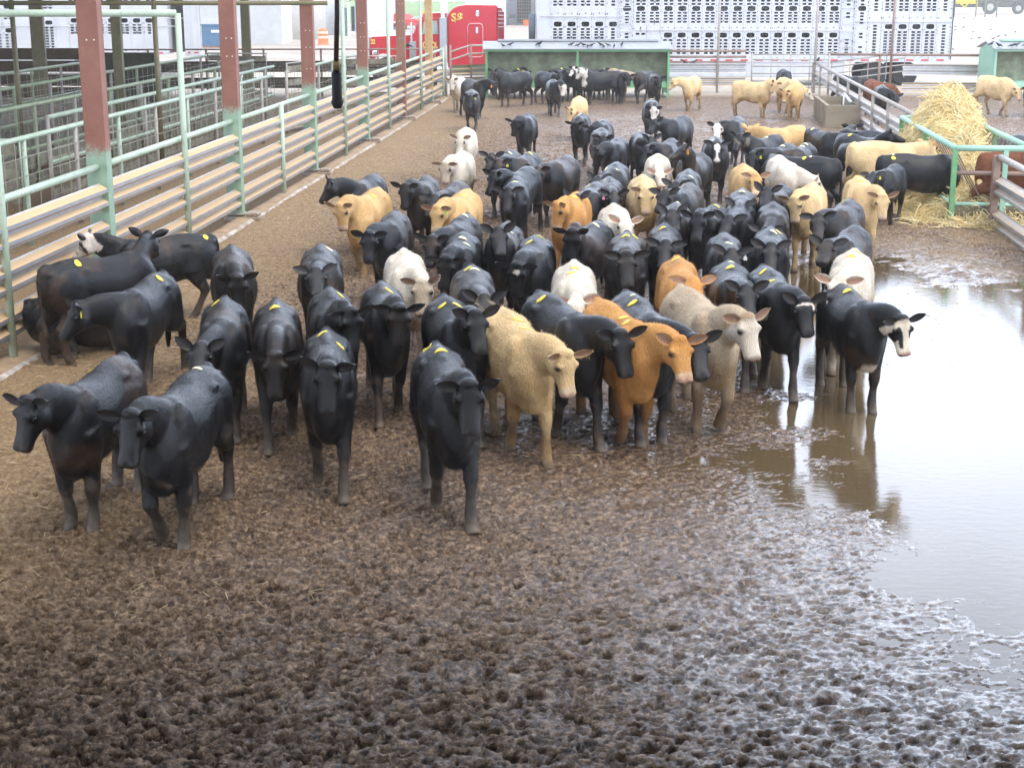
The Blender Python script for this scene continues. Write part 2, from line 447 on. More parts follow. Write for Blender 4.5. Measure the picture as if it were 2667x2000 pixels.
# ------------------------------------------------------------------ cattle
def coat_mat(name, rough, sheen, bump, spec):
    m, nt, bs = nmat(name); L = nt.links.new
    at = N(nt, 'ShaderNodeAttribute', attribute_name='coat')
    tc = N(nt, 'ShaderNodeTexCoord'); oi = N(nt, 'ShaderNodeObjectInfo')
    ofs = N(nt, 'ShaderNodeVectorMath', operation='ADD'); L(tc.outputs['Object'], ofs.inputs[0])
    sc_ = N(nt, 'ShaderNodeMath', operation='MULTIPLY'); L(oi.outputs['Random'], sc_.inputs[0]); sc_.inputs[1].default_value = 40.0
    L(sc_.outputs[0], ofs.inputs[1])
    n1 = N(nt, 'ShaderNodeTexNoise', i_Scale=3.0, i_Detail=6.0, i_Roughness=0.6); L(ofs.outputs[0], n1.inputs['Vector'])
    mp = N(nt, 'ShaderNodeMapping'); mp.inputs['Scale'].default_value = (14, 40, 14); L(ofs.outputs[0], mp.inputs['Vector'])
    n2 = N(nt, 'ShaderNodeTexNoise', i_Scale=2.2, i_Detail=4.0, i_Roughness=0.65); L(mp.outputs[0], n2.inputs['Vector'])
    r1 = ramp(nt, n1.outputs[0], [(0.3, (0.74,0.70,0.66)), (0.7, (1.2,1.2,1.2))])
    r2 = ramp(nt, n2.outputs[0], [(0.3, (0.80,0.79,0.77)), (0.7, (1.15,1.15,1.15))])
    a = N(nt, 'ShaderNodeMix', data_type='RGBA', blend_type='MULTIPLY'); a.inputs['Factor'].default_value = 1
    L(at.outputs['Color'], a.inputs[6]); L(r1.outputs[0], a.inputs[7])
    b = N(nt, 'ShaderNodeMix', data_type='RGBA', blend_type='MULTIPLY'); b.inputs['Factor'].default_value = 1
    L(a.outputs[2], b.inputs[6]); L(r2.outputs[0], b.inputs[7])
    L(b.outputs[2], bs.inputs['Base Color'])
    rr = N(nt, 'ShaderNodeMapRange'); L(n1.outputs[0], rr.inputs[0])
    for k, v_ in zip((1,2,3,4), (0.3, 0.7, rough-0.10, rough+0.16)): rr.inputs[k].default_value = v_
    L(rr.outputs[0], bs.inputs['Roughness'])
    bs.inputs['Specular IOR Level'].default_value = spec
    bs.inputs['Sheen Weight'].default_value = sheen; bs.inputs['Sheen Roughness'].default_value = 0.45
    n5 = N(nt, 'ShaderNodeTexNoise', i_Scale=8.0, i_Detail=3.0, i_Roughness=0.5); L(ofs.outputs[0], n5.inputs['Vector'])
    bp0 = N(nt, 'ShaderNodeBump', i_Strength=0.10, i_Distance=0.05); L(n5.outputs[0], bp0.inputs['Height'])
    bp = N(nt, 'ShaderNodeBump', i_Strength=bump, i_Distance=0.02); L(n2.outputs[0], bp.inputs['Height']); L(bp0.outputs[0], bp.inputs['Normal']); L(bp.outputs[0], bs.inputs['Normal'])
    return m
M_DARK = coat_mat('black_coat', 0.40, 0.0, 0.32, 0.36)
M_PALE = coat_mat('pale_coat', 0.75, 0.0, 0.8, 0.2)
M_EYE, _nt, _bs = nmat('wet_eye'); _bs.inputs['Base Color'].default_value = (0.012,0.009,0.008,1); _bs.inputs['Roughness'].default_value = 0.08
M_TAGY = simple('yellow_sticker', (0.72, 0.58, 0.05), 0.6, var=0.15, vscale=30, dirt=(0.42,0.33,0.12), dirt_amt=0.35, dscale=25)
M_TAGW = simple('pale_sticker', (0.80, 0.76, 0.42), 0.5, var=0.1)
M_ETO = simple('orange_plastic', (0.8, 0.30, 0.03), 0.45, var=0.05)
M_ETY = simple('yellow_plastic', (0.8, 0.66, 0.05), 0.45, var=0.05)
M_ETG = simple('green_plastic', (0.35, 0.62, 0.05), 0.45, var=0.05)
M_ETW = simple('white_plastic', (0.8, 0.8, 0.75), 0.45, var=0.05)
M_ETP = simple('pink_plastic', (0.75, 0.25, 0.35), 0.45, var=0.05)
ETM = {'o': M_ETO, 'y': M_ETY, 'g': M_ETG, 'w': M_ETW, 'p': M_ETP}
COATS = {'K': (0.0055,0.0055,0.0065), 'B': (0.012,0.0092,0.008), 'W': (0.66,0.60,0.50), 'C': (0.69,0.50,0.265),
         'T': (0.62,0.40,0.18), 'O': (0.57,0.29,0.095), 'G': (0.47,0.375,0.265), 'R': (0.20,0.075,0.035)}

def ring_loft(rings, n=16, cap=True):
    """rings: (centre, side, up, half width, up extent, down extent)"""
    vs = []; fs = []
    for (c, s, u, hw, ht, hb) in rings:
        for k in range(n):
            a = 2*math.pi*k/n
            ca, sa = math.cos(a), math.sin(a)
            y = hw * math.copysign(abs(ca)**0.85, ca)
            z = (ht if sa > 0 else hb) * math.copysign(abs(sa)**0.9, sa)
            vs.append(c + s*y + u*z)
    m = len(rings)
    for i in range(m-1):
        for k in range(n):
            fs.append((i*n+k, i*n+(k+1) % n, (i+1)*n+(k+1) % n, (i+1)*n+k))
    fs.append(tuple(range(n))[::-1]); fs.append(tuple((m-1)*n+k for k in range(n)))
    return vs, fs

def limb(mb, pts, n=12):
    """pts: (point, radius along body, radius sideways)"""
    rings = []
    m = len(pts)
    for i, (p, ra, rs) in enumerate(pts):
        t = (Vector(pts[min(i+1, m-1)][0]) - Vector(pts[max(i-1, 0)][0])).normalized()
        s = Vector((0,1,0)); s = (s - t*s.dot(t)).normalized(); u = s.cross(t).normalized()
        rings.append((Vector(p), s, u, rs, ra, ra))
    mb.add(*ring_loft(rings, n))

def blob(mb, c, r, n=12, rot=None):
    vs = []; fs = []
    c = Vector(c); m = 8
    for i in range(m+1):
        th = math.pi*(0.02+0.96*i/m)
        for k in range(n):
            a = 2*math.pi*k/n
            p = Vector((r[0]*math.sin(th)*math.cos(a), r[1]*math.sin(th)*math.sin(a), r[2]*math.cos(th)))
            if rot: p = rot @ p
            vs.append(c+p)
    for i in range(m):
        for k in range(n):
            fs.append((i*n+k, (i+1)*n+k, (i+1)*n+(k+1) % n, i*n+(k+1) % n))
    fs.append(tuple(range(n))); fs.append(tuple(m*n+k for k in range(n))[::-1])
    mb.add(vs, fs)

NECK0 = Vector((0.50, 0, 1.00)); NECKL = 0.50; HEADL = 0.35; HK = 0.71; HKW = 0.88
TAILH = Vector((-0.66, 0, 1.13)); WITH = Vector((0.40, 0, 1.165))
TORSO = [(-0.735, 0.95, 0.84, 0.085), (-0.715, 1.07, 0.74, 0.15), (-0.65, 1.125, 0.64, 0.205), (-0.54, 1.155, 0.56, 0.25), (-0.40, 1.165, 0.53, 0.272),
         (-0.25, 1.16, 0.52, 0.262), (-0.08, 1.145, 0.475, 0.280), (0.10, 1.135, 0.435, 0.305), (0.26, 1.14, 0.435, 0.295), (0.40, 1.165, 0.455, 0.262),
         (0.52, 1.145, 0.465, 0.23), (0.62, 1.09, 0.49, 0.195), (0.70, 1.00, 0.54, 0.15), (0.75, 0.90, 0.62, 0.085)]

def rot2(p, piv, a):
    """rotate a point about a pivot in the body's side plane (positive = forward swing)"""
    dx, dz = p[0]-piv[0], p[2]-piv[2]
    c, s = math.cos(a), math.sin(a)
    return (piv[0]+dx*c-dz*s, p[1], piv[2]+dx*s+dz*c)

def leg_front(side, swing, bend):
    y = 0.128*side
    sh = (0.50, y, 0.86); el = (0.46, y*1.05, 0.66); kn = (0.475, y*0.88, 0.36); fe = (0.465, y*0.80, 0.125); ho = (0.495, y*0.80, 0.055); to = (0.512, y*0.82, -0.005)
    el = rot2(el, sh, swing*0.3)
    pts = [kn, fe, ho, to]
    pts = [rot2(p, (0.46, 0, 0.70), swing) for p in pts]
    if bend:
        pv = pts[0]; pts = [pts[0]] + [rot2(p, pv, -bend) for p in pts[1:]]
        if bend > 0.4:
            pv = pts[1]; pts = pts[:2] + [rot2(p, pv, -bend*0.7) for p in pts[2:]]
    return sh, el, pts

def leg_hind(side, swing, bend):
    y = 0.135*side
    hp = (-0.46, y*0.95, 0.92); st = (-0.40, y*1.12, 0.66); hk = (-0.66, y*0.92, 0.45); fe = (-0.625, y*0.90, 0.125); ho = (-0.592, y*0.9, 0.055); to = (-0.575, y*0.9, -0.005)
    st = rot2(st, hp, swing*0.7)
    pts = [rot2(p, (-0.46, 0, 0.92), swing) for p in (hk, fe, ho, to)]
    if bend:
        pv = pts[0]; pts = [pts[0]] + [rot2(p, pv, bend) for p in pts[1:]]
    return hp, st, pts

def drop(pts, target):
    """stretch a leg's lower points so that the hoof reaches the ground"""
    lo = min(p[2] for p in pts)
    k = (pts[0][2]-target)/(pts[0][2]-lo)
    return [(p[0], p[1], pts[0][2]-(pts[0][2]-p[2])*k) for p in pts]

def cow_mesh(name, poll, hdir, legs, vox, seed, coat, face, dark, lying=False, fat=1.0, mud=0.6, hump=0.0):
    """one animal in its own space (forward +X).  poll: point, hdir: direction from poll to nose"""
    rnd = random.Random(seed)
    mb = MB()
    dz = -0.40 if lying else 0.0
    D = Vector((0, 0, dz))
    rings = []
    for (x, zt, zb, hw) in TORSO:
        zm = zb + (zt-zb)*0.52
        rings.append((Vector((x, 0, zm+dz)), Vector((0,1,0)), Vector((0,0,1)), hw*fat, zt-zm, (zm-zb)*(1 + (fat-1)*0.5)))
    # a narrow back: taper each ring's upper part
    vs, fs = ring_loft(rings, 20)
    out = []
    for i, p in enumerate(vs):
        c = rings[i//20]; t = (p.z-c[0].z)/c[4]
        k = 1 - 0.30*max(0, t)**2
        if t < 0: k = 1 - 0.22*min(1.0, -(p.z-c[0].z)/c[5])**2*(1.0 if p.x > 0.3 or p.x < -0.3 else 0.5)
        out.append(Vector((p.x, p.y*k, p.z)))
    mb.add(out, fs)
    for s in (-1, 1):
        blob(mb, Vector((-0.30, 0.165*s*fat, 1.05))+D, (0.12, 0.05, 0.036))       # hook bones
        blob(mb, Vector((-0.665, 0.08*s, 1.05))+D, (0.06, 0.042, 0.045))      # pin bones
        blob(mb, Vector((-0.47, 0.145*s*fat, 0.84))+D, (0.235, 0.125, 0.27))       # thigh
        blob(mb, Vector((0.45, 0.150*s*fat, 0.86))+D, (0.17, 0.090, 0.27))        # shoulder
    blob(mb, Vector((0.55, 0, 0.60))+D, (0.17, 0.13, 0.15))                    # brisket
    blob(mb, Vector((-0.30, 0, 1.13))+D, (0.30, 0.06, 0.05))                   # spine
    blob(mb, Vector((-0.63, 0, 1.105))+D, (0.10, 0.05, 0.045))                  # tail head
    # neck and head
    poll = Vector(poll); hd = Vector(hdir).normalized()
    sd = Vector((0,0,1)).cross(hd)
    if sd.length < 0.25:
        f = poll - NECK0; sd = Vector((0,0,1)).cross(f)
    sd = (sd - hd*sd.dot(hd)).normalized()
    hu = hd.cross(sd).normalized()
    H = Matrix((( hd.x, sd.x, hu.x, poll.x), (hd.y, sd.y, hu.y, poll.y), (hd.z, sd.z, hu.z, poll.z), (0,0,0,1)))
    Hi = H.inverted(); H = H @ Matrix.Diagonal((HK, HKW, HKW, 1.0))
    B0 = Vector((0.30, 0, 0.92))+D
    E = H @ Vector((0.06, 0, -0.085))
    B1 = B0 + Vector((0.30, 0, 0.02)); 
    back = (H @ Vector((-0.10, 0, -0.10)))
    B2 = E + (back-E).normalized()*0.16 + (B1-E)*0.18
    rg = []
    m = 8
    for i in range(m+1):
        t = i/m
        c = B0*((1-t)**3) + B1*(3*t*(1-t)**2) + B2*(3*t*t*(1-t)) + E*(t**3)
        tg = ((B1-B0)*(3*(1-t)**2) + (B2-B1)*(6*t*(1-t)) + (E-B2)*(3*t*t)).normalized()
        s_ = Vector((0,0,1)).cross(tg)
        s_ = s_.normalized() if s_.length > 0.2 else Vector((0,1,0))
        # blend the neck's side vector into the head's
        s_ = (s_*(1-t) + sd*t); s_ = (s_ - tg*s_.dot(tg)).normalized()
        u_ = tg.cross(s_).normalized()
        hh = 0.215*(1-t) + 0.118*t + 0.01*math.sin(math.pi*t); ww = 0.17*fat*(1-t) + 0.082*t - 0.012*math.sin(math.pi*t)
        rg.append((c, s_, u_, ww, hh, hh*1.12))
    mb.add(*ring_loft(rg, 14))
    FY = fat
    HS = [(-0.055,0.010,-0.10,0.055), (-0.03,0.035,-0.14,0.088), (0.02,0.052,-0.185,0.108), (0.08,0.058,-0.212,0.116), (0.14,0.050,-0.218,0.118), (0.20,0.034,-0.205,0.102),
          (0.27,0.016,-0.178,0.089), (0.34,0.002,-0.155,0.081), (0.40,-0.004,-0.150,0.084), (0.445,-0.012,-0.150,0.088), (0.475,-0.028,-0.146,0.078), (0.500,-0.055,-0.128,0.048)]
    rg = []
    for (hx, zt, zb, hw) in HS:
        zm = (zt+zb)/2 + 0.02
        rg.append((H @ Vector((hx, 0, zm)), sd, hu, hw*1.04*HKW, (zt-zm)*HKW, (zm-zb)*HKW))
    mb.add(*ring_loft(rg, 14))
    for s in (-1, 1):
        blob(mb, H @ Vector((0.135, 0.098*s, 0.012)), (0.036, 0.036, 0.034))          # brow
        blob(mb, H @ Vector((0.105, 0.075*s, -0.13)), (0.085, 0.045, 0.085))          # cheek
        blob(mb, H @ Vector((0.465, 0.045*s, -0.055)), (0.036, 0.036, 0.036))         # nostril
    blob(mb, H @ Vector((-0.01, 0, 0.032)), (0.055, 0.07, 0.045))                    # poll
    # tail
    sw = rnd.uniform(-0.05, 0.05)
    tp = [(-0.64,0,1.12),(-0.725,0,1.09),(-0.765,sw*0.3,0.98),(-0.775,sw*0.6,0.80),(-0.77,sw,0.60),(-0.765,sw*1.3,0.44),(-0.76,sw*1.4,0.30)]
    tr = [0.05,0.042,0.034,0.028,0.026,0.040,0.022]
    if not lying: limb(mb, [((p[0],p[1],max(0.05,p[2]+dz)), r_, r_) for p, r_ in zip(tp, tr)], 10)
    # legs
    if not lying:
        for k, s in ((0, 1), (1, -1)):
            sh, el, pts = leg_front(s, *legs[k])
            if legs[k][1] < 0.35: pts = drop(pts, 0.0)
            kn, fe, ho, to = pts
            mid = [(kn[i]+fe[i])/2 for i in range(3)]; up = [(el[i]*0.5+kn[i]*0.5) for i in range(3)]
            limb(mb, [(sh,0.15,0.085), (el,0.108,0.070), (up,0.070,0.058), (kn,0.064,0.062), ([kn[0]*0.7+fe[0]*0.3,kn[1],kn[2]*0.7+fe[2]*0.3],0.044,0.043), (mid,0.041,0.039), (fe,0.056,0.052), (ho,0.050,0.050), (to,0.068,0.060)])
        for k, s in ((2, 1), (3, -1)):
            hp, st, pts = leg_hind(s, *legs[k])
            if legs[k][1] < 0.35: pts = drop(pts, 0.0)
            hk, fe, ho, to = pts
            mid = [(hk[i]+fe[i])/2 for i in range(3)]; g = [(st[i]*0.45+hk[i]*0.55) for i in range(3)]
            limb(mb, [(hp,0.20,0.10), (st,0.165,0.105), (g,0.095,0.070), (hk,0.072,0.058), ([hk[0]*0.7+fe[0]*0.3,hk[1],hk[2]*0.7+fe[2]*0.3],0.050,0.044), (mid,0.045,0.040), (fe,0.056,0.050), (ho,0.050,0.050), (to,0.068,0.060)])
    else:
        for s in (-1, 1):
            limb(mb, [((0.45,0.17*s,0.40),0.13,0.10), ((0.62,0.20*s,0.20),0.10,0.08), ((0.72,0.22*s,0.07),0.06,0.06), ((0.50,0.27*s,0.05),0.045,0.045), ((0.40,0.27*s,0.05),0.055,0.05)])
            limb(mb, [((-0.46,0.17*s,0.45),0.22,0.13), ((-0.25,0.28*s,0.25),0.17,0.11), ((-0.10,0.33*s,0.12),0.10,0.08), ((-0.30,0.38*s,0.06),0.05,0.05), ((-0.05,0.40*s,0.05),0.055,0.05)])
    # one skin over everything
    me0 = bpy.data.meshes.new('tmp'); me0.from_pydata(mb.v, [], mb.f)
    bm = bmesh.new(); bm.from_mesh(me0); bmesh.ops.recalc_face_normals(bm, faces=bm.faces[:]); bm.to_mesh(me0); bm.free()
    ob = bpy.data.objects.new('tmp', me0); COL.objects.link(ob)
    rm = ob.modifiers.new('r', 'REMESH'); rm.mode = 'VOXEL'; rm.voxel_size = vox; rm.adaptivity = 0.0
    smo = ob.modifiers.new('s', 'SMOOTH'); smo.factor = 0.5; smo.iterations = 13 if vox < 0.02 else 6
    dg = bpy.context.evaluated_depsgraph_get()
    me = bpy.data.meshes.new_from_object(ob.evaluated_get(dg))
    bpy.data.objects.remove(ob); bpy.data.meshes.remove(me0)
    nv = len(me.vertices)
    co = np.empty(nv*3, np.float32); me.vertices.foreach_get('co', co); co = co.reshape(-1, 3).astype(float)
    # ---- coat colours by place on the body
    Him = np.array(Hi)
    hc = co @ Him[:3,:3].T + Him[:3,3]
    hc = hc/np.array((HK, HKW, HKW)); hx, hy, hz = hc[:,0], np.abs(hc[:,1]), hc[:,2]
    inhead = (hx > -0.12) & (hy < 0.16) & (hz > -0.27) & (hz < 0.12)
    if not lying: inhead &= ~((co[:,2] < 0.35) & (hx < 0.3))
    x, y, z = co[:,0], co[:,1], co[:,2]
    sx = rnd.uniform(0, 50)
    na = fbm(x*4+sx, z*4+y*3, seed, 4); nb = fbm(x*11+sx, z*11+y*9, seed+5, 3)
    col = np.array(COATS[coat])[None,:].repeat(nv, 0)
    def mixin(c, wgt):
        wgt = np.clip(wgt, 0, 1)[:,None]
        return col*(1-wgt) + np.array(c)[None,:]*wgt
    if dark:
        if coat == 'B' or rnd.random() < 0.45:
            col = mixin((0.042,0.024,0.015), sstep(0.52, 0.72, na)*0.8)           # sun-bleached brown
        col = mixin((0.115,0.084,0.060), sstep(0.50,0.14,z)*mud*(0.15+1.1*nb))
        col = mixin((0.10,0.073,0.052), sstep(0.62,0.70,nb)*sstep(0.85,0.5,z)*0.8*mud)
        col = mixin((0.045,0.042,0.042), sstep(0.455,0.485,hx)*inhead*0.9)
        col = mixin((0.013,0.0125,0.013), inhead*sstep(0.16,0.30,hx)*sstep(-0.05,0.0,hz)*0.8)  # sheen along the nose bridge, painted into the coat
    else:
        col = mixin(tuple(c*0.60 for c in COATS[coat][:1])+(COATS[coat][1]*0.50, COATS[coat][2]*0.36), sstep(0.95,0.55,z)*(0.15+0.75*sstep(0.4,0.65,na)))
        col = mixin((0.13,0.088,0.055), sstep(0.55,0.22,z)*mud*(0.35+1.0*nb))
        col = mixin(tuple(COATS[coat][i]*(0.82,0.70,0.55)[i] for i in range(3)), inhead*sstep(0.5,0.7,na)*0.6)
        col = mixin((0.52,0.34,0.28), sstep(0.435,0.47,hx)*inhead*0.85)
        col = mixin((0.62,0.52,0.42), inhead*sstep(0.36,0.42,hx)*sstep(0.46,0.43,hx)*0.6)
    WHT = (0.68,0.63,0.56)
    fn = 0.03*(nb-0.5)
    if face == 'white':
        col = mixin(WHT, inhead*sstep(-0.03,0.0,hx+fn)*(hz > -0.20)*sstep(0.0,-0.02, -hx-0.03))
        col = mixin((0.45,0.30,0.26), sstep(0.45,0.475,hx)*inhead*0.7)
    elif face == 'whitetan':
        col = mixin((0.62,0.55,0.45), inhead*sstep(0.0,0.05,hx+fn))
        col = mixin((0.30,0.22,0.18), sstep(0.45,0.475,hx)*inhead*0.8)
    elif face == 'blaze':
        wv = 0.055*sstep(0.02,0.08,hx)*(1-0.75*sstep(0.16,0.28,hx)) + 0.05*sstep(0.36,0.44,hx)
        col = mixin(WHT, inhead*(hy < wv+fn)*(hz > -0.06)*(hx > 0.02))
    elif face == 'star':
        col = mixin(WHT, inhead*(np.hypot(hx-0.11, hc[:,1]-0.01) < 0.035+fn)*(hz > -0.02))
    elif face == 'line':
        d = np.abs(hx-(0.06+0.35*(0.09-hy)**1))
        col = mixin(WHT, inhead*(np.abs(hx-0.075-0.25*np.abs(hy-0.05)) < 0.016+fn*0.4)*(hz > -0.04)*(hy < 0.10))
        col = mixin(WHT, inhead*(hc[:,1] > 0.06)*(hx > 0.05)*(hx < 0.17)*(np.abs(hy-0.085) < 0.012+fn*0.3)*(hz > -0.05))
    elif face == 'patch':
        m_ = inhead*sstep(0.02,0.04,hx+fn)
        col = mixin((0.60,0.53,0.42), m_)
        e1 = ((hx-0.20)/0.085)**2 + ((hy-0.085)/0.045)**2 < 1+8*fn
        e2 = (hc[:,1] < -0.0)*(((hx-0.27)/0.14)**2 + ((hy-0.055)/0.022)**2 < 1+8*fn)
        col = mixin(COATS['K'], inhead*(e1 | e2)*(hz > -0.14))
        col = mixin((0.45,0.25,0.20), sstep(0.45,0.48,hx)*inhead)
        col = mixin((0.55,0.47,0.36), sstep(0.58,0.52,z+fn)*(z > 0.44)*(x > 0.42)*(x < 0.85)*(np.abs(y) < 0.08))
    elif face == 'neckwhite':
        col = mixin(WHT, inhead*sstep(-0.08,-0.05,hx+fn))
        col = mixin(WHT, (x > 0.62)*(np.abs(y) < 0.3)*(z > 0.65)*sstep(0.45,0.6,na+0.15*(x > 0.72)))
        col = mixin((0.30,0.22,0.2), sstep(0.45,0.48,hx)*inhead)
    elif face == 'mix':
        col = mixin(WHT, inhead*sstep(0.52,0.58,nb+0.08))
    if face == 'dirty':
        col = mixin((0.16,0.13,0.09), inhead*sstep(0.5,0.62,nb)*(hx < 0.25))
    # nostrils, mouth, hooves
    eyd = np.sqrt((hx-0.150)**2 + (hy-0.105)**2 + (hz+0.004)**2)
    col = mixin((0.035,0.025,0.02) if not dark else (0.003,0.003,0.003), inhead*sstep(0.048,0.026,eyd)*0.85)
    col = mixin((0.03,0.022,0.02), inhead*(hx > 0.37)*(hx < 0.495)*sstep(0.009,0.003,np.abs(hz+0.112+0.1*(0.49-hx)))*0.8)
    ns = np.hypot(np.hypot(hx-0.487, hy-0.042), (hz+0.075)*0.9) < 0.025
    col[ns & inhead] = (0.012,0.008,0.008)
    col = mixin((0.15,0.115,0.085), sstep(0.10,0.05,z)*0.85 if not lying else (z < -1)*1.0)
    cols = np.concatenate([col, np.ones((nv,1))], 1)
    # ---- ears and eyes join the skin
    ex = MB(); ecol = []
    droop = rnd.uniform(-0.25, 0.25)
    for s in (-1, 1):
        dr = droop - 0.15 + rnd.uniform(-0.3, 0.25); bk = rnd.uniform(-0.15, 0.85)
        o_ = Vector((0.015, 0.085*s, 0.0))
        dirv = Vector((-math.sin(bk)*0.6, s*math.cos(bk), -math.sin(dr)*0.8+0.30)).normalized()
        fwd = Vector((0.55, 0.15*s, 0.80)); fwd = (fwd - dirv*fwd.dot(dirv)).normalized()       # opening direction
        upv = dirv.cross(fwd).normalized()*(1 if s > 0 else -1)
        n0 = len(ex.v); nl, nw = 8, 5
        lay = []
        for side_ in (1, -1):
            for i in range(nl):
                t = i/(nl-1)
                wd = 0.060*math.sin(math.pi*min(1, (t*0.86+0.12)))**0.75*(1.0 if t < 0.999 else 0.45)
                for j in range(nw):
                    q = (j/(nw-1))*2-1
                    cup = 0.035*(q*q)*(1-0.5*t) - 0.012
                    th = 0.009*(1-abs(q))*side_
                    p = o_ + dirv*(0.205*t) + upv*(wd*q) + fwd*(cup+th)
                    lay.append(H @ p)
                    inner = (side_ == 1) and abs(q) < 0.8
                    if dark: ecol.append((0.03,0.026,0.026) if inner else COATS['K'])
                    else: ecol.append((0.36,0.22,0.15) if inner else COATS[coat])
        fs_ = []
        for lyr in (0, 1):
            b0 = lyr*nl*nw
            for i in range(nl-1):
                for j in range(nw-1):
                    a, b, c, d = b0+i*nw+j, b0+i*nw+j+1, b0+(i+1)*nw+j+1, b0+(i+1)*nw+j
                    fs_.append((a,b,c,d) if lyr == 0 else (d,c,b,a))
        ex.add(lay, fs_)
    n_ear = len(ex.f); nv_ear = len(ex.v)
    for s in (-1, 1):
        blob(ex, H @ Vector((0.152, 0.110*s, -0.006)), (0.024,0.021,0.021), 10)
    ecol += [(0.01,0.008,0.008)]*(len(ex.v)-nv_ear)
    nf0 = len(me.polygons)
    bm = bmesh.new(); bm.from_mesh(me)
    base = [bm.verts.new(p) for p in ex.v]
    bm.verts.ensure_lookup_table()
    for i, f in enumerate(ex.f):
        fc = bm.faces.new([base[k] for k in f]); fc.material_index = 0 if i < n_ear else 1
    bm.normal_update(); bm.to_mesh(me); bm.free()
    allc = np.concatenate([cols, np.concatenate([np.array(ecol), np.ones((len(ecol),1))], 1)], 0)
    ca = me.color_attributes.new('coat', 'FLOAT_COLOR', 'POINT')
    ca.data.foreach_set('color', allc.astype(np.float32).ravel())
    me.materials.clear()
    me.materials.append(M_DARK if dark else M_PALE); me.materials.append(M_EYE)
    mi = np.zeros(len(me.polygons), np.int32); mi[nf0+n_ear:] = 1
    me.polygons.foreach_set('material_index', mi)
    me.polygons.foreach_set('use_smooth', np.ones(len(me.polygons), bool))
    me.name = name; me.update()
    return me, H

def fur(o, me, n, ln, seed, dark):
    """short hairs lying along the coat"""
    rg = np.random.default_rng(seed)
    nv = len(me.vertices)
    co = np.empty(nv*3, np.float32); me.vertices.foreach_get('co', co); co = co.reshape(-1, 3)
    no = np.empty(nv*3, np.float32); me.vertices.foreach_get('normal', no); no = no.reshape(-1, 3)
    cl = np.empty(nv*4, np.float32); me.color_attributes['coat'].data.foreach_get('color', cl); cl = cl.reshape(-1, 4)
    ok = np.nonzero((co[:,2] > 0.16) & (co[:,0] < 0.95))[0]
    k = rg.choice(ok, n)
    p = co[k] + rg.normal(0, 0.008, (n, 3)); nn = no[k]
    fl = np.stack([np.where(p[:,2] > 0.5, -1.0, -0.1), np.zeros(n), np.where(p[:,2] > 0.5, -0.45, -1.0)], 1) + rg.normal(0, 0.30, (n, 3))
    fl -= nn*np.sum(fl*nn, 1, keepdims=True); fl /= np.linalg.norm(fl, axis=1, keepdims=True)+1e-6
    d = fl + nn*rg.uniform(0.08, 0.42, (n, 1)); d /= np.linalg.norm(d, axis=1, keepdims=True)
    sd = np.cross(d, nn); sd /= np.linalg.norm(sd, axis=1, keepdims=True)+1e-6
    L_ = ln*rg.uniform(0.5, 1.3, (n, 1)); w_ = 0.0016
    a = p - nn*0.003
    V_ = np.stack([a-sd*w_, a+sd*w_, a+d*L_], 1).reshape(-1, 3).astype(np.float32)
    m = bpy.data.meshes.new('hair')
    m.vertices.add(3*n); m.vertices.foreach_set('co', V_.ravel())
    m.loops.add(3*n); m.loops.foreach_set('vertex_index', np.arange(3*n, dtype=np.int32))
    m.polygons.add(n); m.polygons.foreach_set('loop_start', np.arange(0, 3*n, 3, dtype=np.int32)); m.polygons.foreach_set('loop_total', np.full(n, 3, np.int32))
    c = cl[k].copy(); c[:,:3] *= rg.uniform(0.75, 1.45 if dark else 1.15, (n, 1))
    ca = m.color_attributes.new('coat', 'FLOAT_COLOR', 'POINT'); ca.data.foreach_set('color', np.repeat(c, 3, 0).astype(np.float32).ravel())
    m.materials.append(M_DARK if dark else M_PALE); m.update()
    h = bpy.data.objects.new('hair', m); COL.objects.link(h); h.parent = o
    return h

def sphere_hits(d, c, r):
    """parameters where the camera ray meets a sphere; the nearest approach when it misses"""
    oc = CAMP - c
    b = oc.dot(d); q = oc.dot(oc) - r*r
    k = b*b - q
    if k < 0: return [-b]
    k = math.sqrt(k)
    return [-b-k, -b+k]

STAND = [((0.03,0),(-0.05,0),(0.02,0),(-0.06,0)), ((-0.06,0),(0.05,0),(-0.1,0),(0.08,0)), ((0.0,0),(0.08,0),(0.06,0),(-0.02,0))]
WALK = [((0.42,0.06),(-0.36,0.30),(-0.34,0.0),(0.26,0.1)), ((-0.36,0.30),(0.42,0.06),(0.26,0.1),(-0.34,0.0)), ((0.22,0.75),(-0.18,0),(-0.22,0),(0.25,0.0)), ((-0.18,0),(0.22,0.75),(0.25,0),(-0.2,0))]

